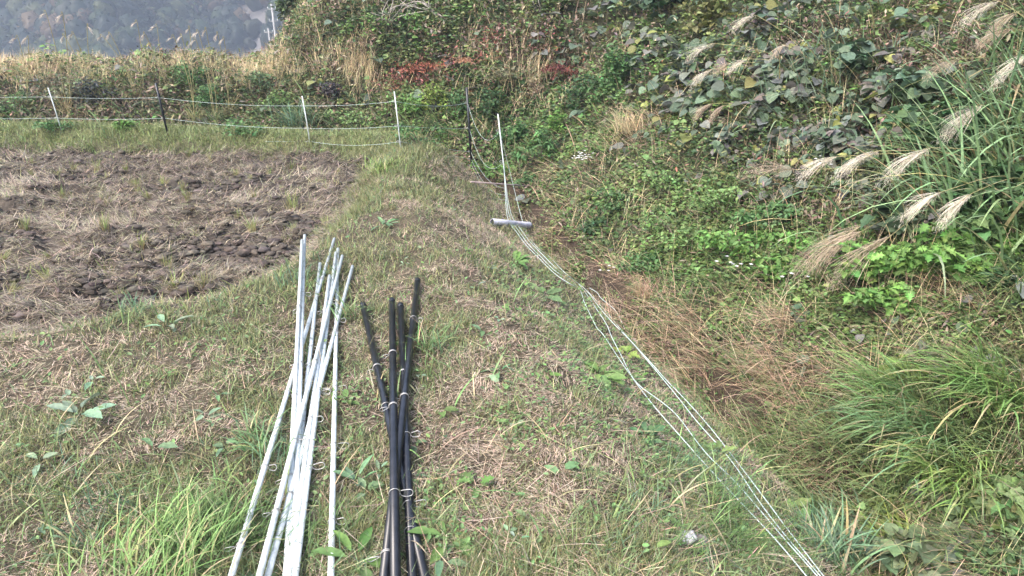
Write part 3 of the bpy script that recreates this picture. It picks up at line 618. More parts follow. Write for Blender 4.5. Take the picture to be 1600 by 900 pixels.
wire_run(top + [onpost(5, 203)], [.02, .015, .03, .015, .04, .24], 'topmost fence wire, sagging in a loop to the slim post')
mid = [LFT[1]] + [onpost(i, v) for i, v in ((0, 184), (1, 184), (2, 200), (3, 196), (4, 199))]
wire_run(mid + [onpost(5, 250)], [.02, .015, .03, .015, .01, .24], 'second fence wire from the top')
wire_run([P(415, 221, .02), onpost(2, 221), onpost(3, 221), onpost(4, 236), onpost(5, 292)], [.0, .04, .01, .12], 'third fence wire from the top')
wire_run([onpost(3, 229), onpost(4, 248), onpost(5, 302)], [.0, .14], 'fourth fence wire from the top')
wire_run([onpost(3, 233), onpost(4, 258), onpost(5, 311)], [.0, .13], 'lowest fence wire')
for i, vs_ in enumerate([(151, 184), (152, 184), (165, 200, 221), (158, 196, 221), (160, 199, 236, 248, 258), (203, 250)]):
    for v_ in vs_:
        p = onpost(i, v_); c_ = put_clip(fence, 'p', p, (PL[i][1] - PL[i][0]).normalized(), 1.7, 0); c_.scale = (.8, .8, 1.4)
# ------------------------------------------------------------------ loose wires lying down the slope of the ditch
def strand(px, offs, lab, first=None, r=.0024):
    pts = [P(u, v, o_ + .02) for (u, v), o_ in zip(px, offs)]
    if first is not None: pts = first + pts
    ln = smoothline(pts, 6)
    # keep each strand above the ground it crosses
    ln = [Vector((p.x, p.y, max(p.z, float(H(p.x, p.y, False)) + .03))) for i, p in enumerate(ln)]
    for _ in range(3): ln = [ln[0]] + [(ln[i - 1] + ln[i] * 2 + ln[i + 1]) / 4 for i in range(1, len(ln) - 1)] + [ln[-1]]
    c0_ = ln[len(ln) // 2]; o_ = tube('loose_wire', [p - c0_ for p in ln], r, ROPE, n=6); o_.location = c0_
    tag(o_, lab, 'wire', 'loose fence wires lying down the ditch slope'); return o_
def off(n, h=.03): return [h * (.35 + .9 * random.random()) for _ in range(n)]
p5 = [onpost(5, 212), onpost(5, 262)]
main = [(795, 338), (810, 360), (825, 381), (843, 399), (870, 426), (900, 445)]
pa = main + [(909, 459), (912, 470), (921, 489), (933, 513), (942, 522), (975, 572), (1018, 630), (1060, 678), (1104, 728), (1161, 789), (1212, 843), (1259, 899), (1300, 950)]
strand(pa, off(len(pa)), 'leftmost loose wire on the lower part of the ditch slope', p5)
m2 = [(u + 3, v - 3) for u, v in main]
pb = m2 + [(930, 480), (948, 507), (955, 525), (972, 558), (993, 597), (1030, 625), (1060, 651), (1100, 705), (1144, 748), (1185, 796), (1229, 846), (1276, 899), (1315, 950)]
strand(pb, off(len(pb)), 'middle loose wire with a kink below the knot on the ditch slope', [onpost(5, 206), onpost(5, 270)])
m3 = [(u - 3, v + 2) for u, v in main]
pc_ = m3 + [(918, 456), (936, 480), (960, 507), (984, 531), (1020, 570), (1044, 597), (1060, 613), (1104, 661), (1151, 721), (1195, 779), (1235, 833), (1286, 899), (1325, 950)]
strand(pc_, off(len(pc_)), 'rightmost loose wire where the bundle leaves the picture', p5)
pd = [(820, 358), (840, 387), (858, 400), (879, 423), (906, 445), (925, 462), (962, 505), (990, 538), (1024, 578), (1062, 624), (1090, 660), (1140, 716), (1180, 775), (1225, 835), (1281, 899), (1320, 950)]
strand(pd, off(len(pd)), 'loose wire hanging right of the slim post and joining the bundle below the pipe', [onpost(5, 205), onpost(5, 205) * .45 + P(812, 330, .1) * .55])
pe = [(921, 450), (933, 457), (939, 466), (960, 483), (969, 498), (976, 514)]
strand(pe, off(6, .05), 'short bent end of wire branching right from the knot')
# ------------------------------------------------------------------ pipe, board, stones
A, B = P(769, 347, .04), P(827, 352, .07); dirp = (B - A).normalized(); ctr = (A + B) / 2
pip = empty('drain_pipe', ctr); tag(pip, 'short grey plastic pipe lying across the ditch edge', 'pipe')
bm = bmesh.new(); ro, ri, nn = .032, .028, 28; half = (B - A).length / 2
q_ = dirp.to_track_quat('Z', 'Y')
rings = []
for (rr, zz) in ((ri, -half), (ro, -half + (.0)), (ro, -half * .1), (ro, half - .05), (ro + .003, half - .048), (ro + .003, half), (ri, half), (ri, -half)):
    rings.append([bm.verts.new(q_ @ Vector((math.cos(2 * math.pi * k / nn) * rr, math.sin(2 * math.pi * k / nn) * rr, zz + (.03 * math.cos(2 * math.pi * k / nn) if zz == -half else 0)))) for k in range(nn)])
for a_, b_ in zip(rings[:-1], rings[1:]):
    for k in range(nn): bm.faces.new((a_[k], a_[(k + 1) % nn], b_[(k + 1) % nn], b_[k]))
bmesh.ops.recalc_face_normals(bm, faces=bm.faces)
me = bpy.data.meshes.new('pipe_wall'); bm.to_mesh(me); bm.free(); me.materials.append(PVC)
for p in me.polygons: p.use_smooth = True
link('pipe_wall', me, pip)
A, B = P(735, 284, .06), P(828, 291, .04); ctr = (A + B) / 2
bd = tube('board', [A - ctr, (A * .5 + B * .5) - ctr, B - ctr],   .009, WOOD, n=6); bd.location = ctr; bd.scale = (1, 1, 1); tag(bd, 'weathered pale stick laid across the head of the ditch', 'stick')
def stone(px, size, mat, lab, k, sq=(1, .8, .6), name='stone'):
    p = P(px[0], px[1], 0); T, fc = ico[k]; bm = bmesh.new(); vv = [bm.verts.new(Vector(tuple(q)) * .5) for q in T]
    for f in fc: bm.faces.new([vv[i] for i in f])
    bmesh.ops.subdivide_edges(bm, edges=bm.edges, cuts=1, use_grid_fill=True, smooth=.5)
    for v_ in bm.verts: v_.co = Vector((v_.co.x * sq[0], v_.co.y * sq[1], v_.co.z * sq[2])) * size
    me = bpy.data.meshes.new(name); bm.to_mesh(me); bm.free(); me.materials.append(mat)
    for pp_ in me.polygons: pp_.use_smooth = True
    o = link(name, me); o.location = p + Vector((0, 0, size * .42)); o.rotation_euler = (0, 0, k * 1.3); tag(o, lab, 'stone'); return o
stone((1074, 850), .066, STONE, 'pale smooth stone in the grass near the lower right', 1)
stone((1092, 853), .056, SOILROCK, 'muddy brown stone touching the right of the pale stone', 2)
stone((1067, 834), .034, SOILROCK, 'muddy lump just above the pale stone', 4)

# ------------------------------------------------------------------ rice stubble
stub = []
for k in range(6):
    rs_ = Acc(); N = 34; a = RNG.uniform(0, 6.28, N); rr = .028 * np.sqrt(RNG.random(N))
    lean = (.25, .0, .55, .1, .8, .35)[k]
    pp = np.stack([rr * np.cos(a), rr * np.sin(a), 0 * a - .02], 1)
    blades(rs_, pp, np.where(RNG.random(N) < .6, a, k * 1.7), np.abs(RNG.normal(lean, .16, N)), RNG.uniform(0, .3, N), RNG.uniform(.07, .15, N), .0052, jit((.33, .26, .14), N, .2), 2, tip=jit((.26, .27, .12), N, .15))
    N = 12; a = RNG.uniform(0, 6.28, N)
    blades(rs_, np.zeros((N, 3)), a, RNG.uniform(.05, .5, N) + lean * .4, RNG.uniform(0, .5, N), RNG.uniform(.10, .20, N) * (1 if k % 2 else .7), .0045, jit((.22, .28, .09), N, .15), 3)
    stub.append(rs_.mesh('rice_stubble', LEAF))
named = {(320, 452): (0, 1.25, 'upright tan and green rice stubble tuft nearest the levee corner'), (165, 362): (1, 1.15, 'rice stubble tuft with green shoots, left of the field middle'), (458, 335): (1, 1.5, 'tall yellow green rice stubble tuft at the field edge beside the levee'),
         (222, 385): (2, 1.0, 'leaning rice stubble tuft above the tan straw pile'), (395, 365): (3, 1.1, 'pale rice stubble tuft near the right field edge'), (42, 362): (1, 1.0, 'green tipped rice stubble tuft at the left edge of the picture'),
         (275, 450): (4, 1.2, 'flattened rice stubble tuft left of the upright one')}
taken = []
for (u_, v_), (k, s_c, lab) in named.items():
    p = P(u_, v_, 0); o = link('rice_stubble', stub[k]); o.location = p; o.scale = (s_c,) * 3; o.rotation_euler = (0, 0, k); taken.append(p)
    tag(o, lab, 'stubble', 'rice stubble tufts standing in the field')
ux, uy = Vector((.86, .50)), Vector((-.50, .86)); cnt = 0
for i in range(-50, 50):
    for j in range(-50, 50):
        p = ux * (i * .19 * 1.6) + uy * (j * .30) + Vector((-4, 5.5))
        xx, yy = p.x + RNG.normal(0, .05), p.y + RNG.normal(0, .05)
        if float(sfld(xx, yy)) < .05 or yy < 2.5 or RNG.random() < .45 or float(fbm(xx * 1.1, yy * 1.3, 511)) < .44: continue
        zz = float(H(xx, yy)); uu, vv_ = proj(np.array(xx), np.array(yy), np.array(zz))
        if uu < -200 or math.hypot(xx, yy) > 11 or any((Vector((xx, yy)) - t_.to_2d()).length < .3 for t_ in taken): continue
        cnt += 1
        o = link('rice_stubble', stub[(i * 7 + j * 3) % 6]); o.location = (xx, yy, zz); o.rotation_euler = (RNG.normal(0, .25), RNG.normal(0, .25), RNG.uniform(0, 6.28)); o.scale = (RNG.uniform(.5, 1.0),) * 3
        tag(o, 'small battered rice stubble tuft among churned mud and straw', 'stubble', 'small rice stubble tufts in the churned field')
print('stubble', cnt)

# ------------------------------------------------------------------ broadleaf weeds standing in the levee grass
def weed(name, px, kind, n, size, colr, lab, grp=None, tilt=(.1, .7), rot=None, h=.03):
    p = P(px[0], px[1], 0); a_ = Acc(); yw = np.arange(n) * 2.4 + RNG.normal(0, .3, n) if rot is None else rot + RNG.normal(0, .5, n)
    root = np.zeros((n, 3)); root[:, 2] = .008 + h * RNG.random(n)
    root[:, 0] += np.cos(yw) * size * .18; root[:, 1] += np.sin(yw) * size * .18
    leaves(a_, kind, root, yw, RNG.uniform(*tilt, n), RNG.normal(0, .25, n), size * RNG.uniform(.6, 1.1, n), jit(colr, n, .12, .06), droop=.35)
    blades(a_, np.zeros((n, 3)), yw, 1.0, .1, size * .35, .003, jit(colr, n, .1), 2)
    o = a_.build(name, LEAF); o.location = p; tag(o, lab, 'weed', grp); return o
GG = (.13, .22, .11); GR = (.12, .20, .06); BL = (.20, .28, .18)
weed('dock_weed', (128, 655), DOCK, 6, .13, BL, 'grey green long leaved weed standing in the grass at far left')
weed('dock_weed', (66, 728), LONG, 4, .075, BL, 'small pale four leaved weed at the lower left edge')
weed('dock_weed', (262, 520), LONG, 6, .11, BL, 'bluish leaved weed at the field edge above the dry grass', h=.05)
weed('dock_weed', (243, 708), DOCK, 2, .09, GG, 'pair of serrated pale leaves lying in the grass left of the white poles')
weed('dock_weed', (352, 705), OVAL, 5, .05, GG, 'round leaved weed in grass just left of the white poles')
weed('broadleaf_weed', (545, 632), OVAL, 7, .045, GR, 'clump of small round leaves between the white and black poles')
weed('broadleaf_weed', (800, 668), LONG, 6, .06, GR, 'light green weed right of the black poles, halfway down')
weed('broadleaf_weed', (745, 768), MUG, 5, .075, GR, 'lobed three leaf weed right of the lower black poles')
weed('broadleaf_weed', (690, 652), OVAL, 3, .06, GR, 'small weed with two broad leaves beside the black poles')
weed('broadleaf_weed', (800, 780), OVAL, 1, .05, GG, 'single oval leaf below the lobed weed')
weed('broadleaf_weed', (878, 748), OVAL, 2, .055, GG, 'single upright pale leaf on dry grass right of centre')
weed('dandelion', (935, 592), DOCK, 14, .12, GR, 'large leafy weed clump on the levee shoulder left of the wires')
weed('dandelion', (1010, 690), DOCK, 13, .085, (.10, .19, .08), 'dark green rosette on the slope just left of the wires')
weed('dandelion', (805, 415), DOCK, 12, .13, GR, 'leafy rosette on the levee shoulder below the pipe')
weed('dandelion', (850, 465), DOCK, 10, .13, (.12, .19, .08), 'long leaved rosette below the shoulder rosette')
weed('dandelion', (780, 585), LONG, 7, .07, GG, 'four leaved weed in the middle of the levee')
weed('broadleaf_weed', (755, 525), OVAL, 3, .07, GG, 'oval leaf weed on the levee right of the black pole tips')
weed('dandelion', (600, 355), LONG, 8, .13, GG, 'long leaved weed on the levee above the white poles')
weed('broadleaf_weed', (825, 822), OVAL, 2, .045, (.20, .28, .13), 'pale oval leaf low in the middle foreground')
weed('broadleaf_weed', (1020, 872), OVAL, 1, .055, (.17, .26, .08), 'bright single leaf at the bottom edge below the stones')
weed('broadleaf_weed', (690, 885), LONG, 4, .08, GG, 'broad green leaf at the bottom right of the black poles')
weed('broadleaf_weed', (560, 760), LONG, 5, .075, GG, 'tall leaved weed between the two pole bundles, low down', tilt=(.6, 1.2))
weed('broadleaf_weed', (556, 885), LONG, 6, .11, GR, 'broad leaved weed at the bottom between the pole bundles')
weed('broadleaf_weed', (700, 850), DOCK, 6, .09, GR, 'serrated leafy weed just right of the lower black poles')
weed('vine_leaf', (1245, 800), IVY, 5, .10, (.17, .24, .08), 'broad lobed yellow green leaves right of the wires')
weed('vine_leaf', (1120, 715), MUG, 5, .08, (.15, .22, .07), 'yellow green lobed weed under the wires')
weed('vine_leaf', (980, 560), MUG, 7, .09, (.20, .27, .07), 'bright yellow green ferny weed between the loose wires')
for i in range(46):
    px = (random.uniform(560, 1120), random.uniform(330, 890)) if i % 3 else (random.uniform(20, 420), random.uniform(560, 890))
    p = P(*px)
    if not levee_mask(np.array([p.x]), np.array([p.y]))[0]: continue
    weed('seedling', px, random.choice([OVAL, LONG]), random.choice([2, 3, 4]), random.uniform(.028, .055), random.choice([GG, GR, BL]), 'small green broadleaf seedling in the mown levee grass', 'small broadleaf seedlings in the levee grass')

# ------------------------------------------------------------------ pampas grass
def plume_mesh(acc, base, tipv, n, wd, colr, fan=.20, droop=.55):
    """a one sided brush of silky fingers swept from base to tip"""
    base = np.array(base); d = np.array(tipv) - base; L = np.linalg.norm(d); N = n
    hd = math.atan2(d[1], d[0]); th0 = math.acos(max(-1, min(1, d[2] / L)))
    t = RNG.random(N) * .45
    p = base + d * t[:, None] * .55
    blades(acc, p, hd + RNG.normal(0, fan, N), th0 - .45 + RNG.normal(0, .14, N), RNG.uniform(.5, .6 + droop, N), L * (1.02 - t * .5) * RNG.uniform(.8, 1.05, N), wd, jit(colr, N, .12, .03), 6, twist=RNG.uniform(-1.5, 1.5, N))
    M = N * 12; k = RNG.integers(0, N, M); f = RNG.random(M)   # fuzz along the fingers
    th = th0 - .25 + .3 * f; q = p[k] + np.stack([np.sin(th) * math.cos(hd), np.sin(th) * math.sin(hd), np.cos(th)], 1) * (L * .9 * f)[:, None] + RNG.normal(0, .05 * L, (M, 3)) * (.3 + f[:, None])
    blades(acc, q, hd + RNG.normal(0, .6, M), th0 + RNG.normal(.1, .4, M), .2, L * .10, wd * .45, jit(colr, M, .12, .03), 2)
PW = (.68, .62, .52); PB = (.50, .41, .31)
def pampas(root_px, plumes, label, nleaf, L, hd, colr=(.17, .25, .12), raise_=.42, hs=1.0, group=None, W=.015, spread=.12, fixedY=None, pw=.0042):
    root = P(*root_px) if fixedY is None else Vector((AY(root_px[0], root_px[1], fixedY).x, fixedY, float(H(AY(root_px[0], root_px[1], fixedY).x, fixedY))))
    t = tag(empty('pampas_grass', root), label, 'pampas grass', group)
    lf = Acc(); N = nleaf
    if N:
        pp = RNG.normal(0, .09 if fixedY else spread, (N, 3)) * L; pp[:, 2] = H(pp[:, 0] + root.x, pp[:, 1] + root.y) - root.z
        c = jit(colr, N, .18, .06); c = np.where((RNG.random(N) < .15)[:, None], jit((.36, .32, .17), N, .15), c)
        blades(lf, pp, hd + RNG.normal(0, hs, N), RNG.uniform(.05, .75, N), RNG.uniform(.5, 1.9, N), L * RNG.uniform(.55, 1.1, N), W, c, 7, twist=RNG.normal(0, .3, N))
        lf.build('leaves', LEAF, t)
    for i, (b, e, cc) in enumerate(plumes):
        if fixedY is None: bp_ = P(b[0], b[1], raise_); d_ = (bp_.y); ep = AY(e[0], e[1], bp_.y * .985)
        else: bp_ = AY(b[0], b[1], fixedY - .1); ep = AY(e[0], e[1], fixedY - .12)
        b0 = bp_ - root; e0 = ep - root
        st_ = Vector((RNG.normal(0, .04), RNG.normal(0, .04), 0)); mid_ = (st_ + b0) / 2 + Vector((-(e0 - b0).x * .4, 0, abs(b0.x) * .10 + .05))
        ln = smoothline([st_, mid_, b0, b0 + (e0 - b0) * .35], 5)
        s_o = tube('flower_stalk', ln, .0026 if fixedY is None else .0055, STALK, t, n=5, r2=.0012 if fixedY is None else .003)
        ac = Acc(); plume_mesh(ac, b0, e0, 34 if fixedY is None else 12, pw if fixedY is None else .008, cc); ac.build('plume', PLUME, s_o)
    return t
STALK = noisy_mat('grass_stalk', (.22, .20, .09), (.34, .30, .16), 30, .6)
pampas((1590, 320), [((1536, 164), (1472, 216), PW), ((1455, 231), (1380, 282), PW), ((1374, 236), (1306, 276), PW), ((1308, 245), (1250, 276), PW), ((1519, 302), (1468, 352), PW), ((1472, 300), (1409, 340), PW)],
       'large green pampas grass clump at the right edge with six pale plumes over the slope', 300, 1.0, math.pi * 1.02, hs=.85, colr=(.20, .30, .15), spread=.30, W=.019, raise_=.60)
pampas((1640, 150), [((1561, 2), (1503, 36), PW), ((1584, 44), (1524, 76), PB), ((1610, 84), (1554, 130), PW), ((1590, 20), (1545, 50), PB), ((1500, 92), (1450, 118), PB)],
       'green pampas grass clump in the upper right corner with three big plumes', 240, .85, math.pi * 1.0, hs=1.0, colr=(.21, .30, .16), spread=.28, W=.018, raise_=.58)
pampas((1275, 150), [((1181, 24), (1143, 46), PW), ((1118, 68), (1074, 92), PW), ((1226, 70), (1206, 91), PB), ((1141, 99), (1115, 115), PB), ((1168, 92), (1138, 111), PW), ((1113, 108), (1081, 134), PW)],
       'blue green pampas grass clump among creeper leaves with six small plumes to its left', 230, .62, math.pi * 1.05, colr=(.22, .30, .20), hs=1.0, W=.013, spread=.35)
pampas((1440, 330), [((1350, 350), (1236, 432), PB), ((1352, 358), (1270, 415), PB), ((1395, 366), (1300, 442), PB), ((1244, 265), (1163, 272), PB)],
       'brownish pampas grass with drooping tan plumes pointing down the slope', 60, .6, math.pi * 1.1, hs=.5, raise_=.28)
pampas((1190, 200), [((1112, 162), (1084, 186), PB), ((1131, 165), (1110, 186), PB)], 'small pampas grass with two thin tan plumes left of the creeper', 40, .4, math.pi, hs=.8, raise_=.25)
BT = [((90, 110), [((98, 22), (88, 34)), ((72, 20), (62, 28))], 'twin plumed pampas grass standing tallest at the left on the bank top'), ((140, 108), [((136, 40), (144, 52)), ((115, 52), (106, 62)), ((100, 55), (96, 66))], 'tan pampas grass with a star shaped plume on the bank top'),
      ((205, 100), [((214, 34), (204, 42)), ((172, 52), (166, 62)), ((160, 56), (152, 62))], 'green pampas grass with a few plumes left of the bank middle'), ((245, 100), [((245, 40), (234, 48)), ((226, 52), (222, 62))], 'pampas grass with two leaning plumes on the bank top, middle'),
      ((290, 100), [((296, 44), (290, 52)), ((272, 58), (260, 64)), ((284, 56), (276, 66))], 'pampas grass with three short plumes on the bank top'), ((318, 100), [((310, 50), (300, 58)), ((322, 46), (316, 56)), ((306, 62), (296, 70))], 'dense plumed pampas grass right of the bank middle'),
      ((345, 102), [((340, 52), (336, 64)), ((350, 60), (342, 70))], 'white plumed pampas grass at the right end of the row on the bank top'), ((24, 112), [((28, 58), (16, 66)), ((44, 58), (34, 68))], 'tan feathery pampas grass at the left edge on the bank top'), ((420, 100), [((438, 78), (428, 84)), ((455, 74), (448, 82))], 'straw coloured pampas grass beneath the utility poles')]
for rp, pl, lab in BT:
    pampas(rp, [(b_, e_, (.62, .56, .50)) for b_, e_ in pl], lab, 80, .42, 0, colr=random.choice([(.30, .27, .14), (.17, .22, .12), (.36, .30, .17)]), hs=2, group='pampas grass along the top of the far bank', fixedY=10.6 + random.uniform(-.3, .4), W=.009)
# long green clumps bending over the ditch, lower right
def sedge(px, n, L, hd, colr, lab, W=.0105, hs=.55, name='sedge_clump', sp=.22):
    p = P(*px); p.z += .5 * lift(p); a_ = Acc(); pp = RNG.normal(0, sp, (n, 3)) * L; pp[:, 2] = .05 * RNG.random(n)
    c = jit(colr, n, .2, .06); c = np.where((RNG.random(n) < .22)[:, None], jit((.34, .31, .17), n, .2), c)
    blades(a_, pp, hd + RNG.normal(0, hs, n), RNG.uniform(.1, .8, n), RNG.uniform(.7, 1.7, n), L * RNG.uniform(.5, 1.15, n), W * RNG.uniform(.6, 1.2, n), c, 6, twist=RNG.normal(0, .4, n))
    o = a_.build(name, LEAF); o.location = p; tag(o, lab, 'grass clump'); return o
sedge((1440, 700), 520, .42, math.pi * 1.13, (.17, .28, .12), 'thick blue green grass clump bending left over the ditch')
sedge((1400, 640), 300, .36, math.pi * 1.08, (.19, .30, .10), 'bright grass clump just above the thick ditch clump')
sedge((1560, 640), 420, .42, math.pi * 1.05, (.18, .29, .09), 'bright grass clump at the right edge above the creeper leaves')
sedge((1500, 770), 260, .40, math.pi * 1.15, (.21, .30, .09), 'yellow green grass clump below the thick ditch clump')
sedge((1340, 850), 150, .26, math.pi * 1.1, (.17, .26, .15), 'pale blue green grass tuft right of the wires at the bottom', hs=1.2)
sedge((1300, 870), 120, .22, math.pi * .6, (.15, .24, .13), 'short pale grass tuft touching the wires at the bottom', hs=1.6)
sedge((1420, 880), 140, .25, math.pi * .9, (.22, .28, .08), 'yellow green tuft at the bottom between tufts and creeper', hs=1.4)
sedge((470, 200), 150, .55, 0, (.12, .21, .13), 'blue green arching grass clump behind the third fence post', hs=2.4, W=.010)
sedge((215, 96), 170, .45, math.pi, (.19, .26, .15), 'pale green tall grass clump on top of the far bank', hs=2.4, W=.010)
sedge((1010, 470), 180, .20, math.pi * .8, (.40, .27, .18), 'pinkish dry grass tuft lying over the ditch beside the wire knot', W=.0035, hs=1.0)
sedge((985, 215), 160, .38, math.pi * .75, (.45, .35, .20), 'pale straw clump hanging down the hillside above the ditch', W=.006, hs=.8)
sedge((270, 885), 260, .19, math.pi * .4, (.17, .27, .09), 'lush long green grass tuft left of the white poles at the bottom', W=.0052, hs=.9, sp=.5)
sedge((395, 690), 40, .12, math.pi * .3, (.14, .23, .10), 'broad bladed grass tuft against the white poles', W=.006, hs=1.8)
sedge((405, 715), 50, .14, math.pi * .9, (.14, .23, .10), 'broad bladed grass tuft left of the white poles', W=.006, hs=1.2)
sedge((668, 548), 60, .15, math.pi * .0, (.15, .24, .10), 'green grass tuft right of the black pole tips', W=.005, hs=1.6)
sedge((545, 500), 50, .14, math.pi * .9, (.16, .25, .10), 'green tuft between the white and black pole tips', W=.005, hs=1.6)
sedge((600, 268), 240, .13, 0, (.20, .30, .09), 'bright green grass hump at the field end of the levee', W=.006, hs=3, sp=.6)

# ------------------------------------------------------------------ shrubs and leafy plants one can tell apart
def shrub(px, ru, rv, colr, lab, shp=MUG, ls=.05, n=500, name='shrub', raise_=.5, ja=.22, cat='shrub', stems=5):
    p = P(px[0], px[1] + rv * .6, 0); p.z += .7 * lift(p); D = (p - cam.location).length; rx, rz = ru * D / F, rv * D / F
    t = tag(empty(name, p), lab, cat)
    lob = [(RNG.normal(0, .45) * rx, RNG.normal(0, .3) * rx, rz * RNG.uniform(.2, 1.5), RNG.uniform(.3, .6)) for _ in range(8)]
    L_ = Acc(); k = RNG.integers(0, 8, n); lo = np.array(lob)[k]; d_ = RNG.normal(0, 1, (n, 3)); d_ /= np.linalg.norm(d_, axis=1, keepdims=True)
    rad = lo[:, 3:4] * RNG.uniform(.55, 1.15, (n, 1))
    q = lo[:, :3] + d_ * rad * np.array([rx, rx * .8, rz]); q[:, 2] = np.maximum(q[:, 2], .02)
    c = jit(colr, n, ja, .08) * (1 + .25 * (RNG.random(8)[k] - .5))[:, None]
    sz = max(ls, 4.5 * D / F)
    leaves(L_, shp, q, RNG.uniform(0, 6.28, n), RNG.uniform(-.7, .3, n), RNG.normal(0, .45, n), sz * RNG.uniform(.6, 1.2, n), c, droop=.2)
    L_.build('foliage', LEAF, t)
    for i in range(stems):
        l_ = lob[i]; tube('stem', smoothline([(0, 0, -.03), (l_[0] * .5, l_[1] * .5, l_[2] * .6), (l_[0], l_[1], l_[2] + .02)], 3), .006, BARK, t, n=5, r2=.002)
    return t
DG, MG, BG, YG, LG = (.050, .10, .042), (.08, .155, .055), (.12, .225, .058), (.20, .27, .06), (.14, .22, .075)
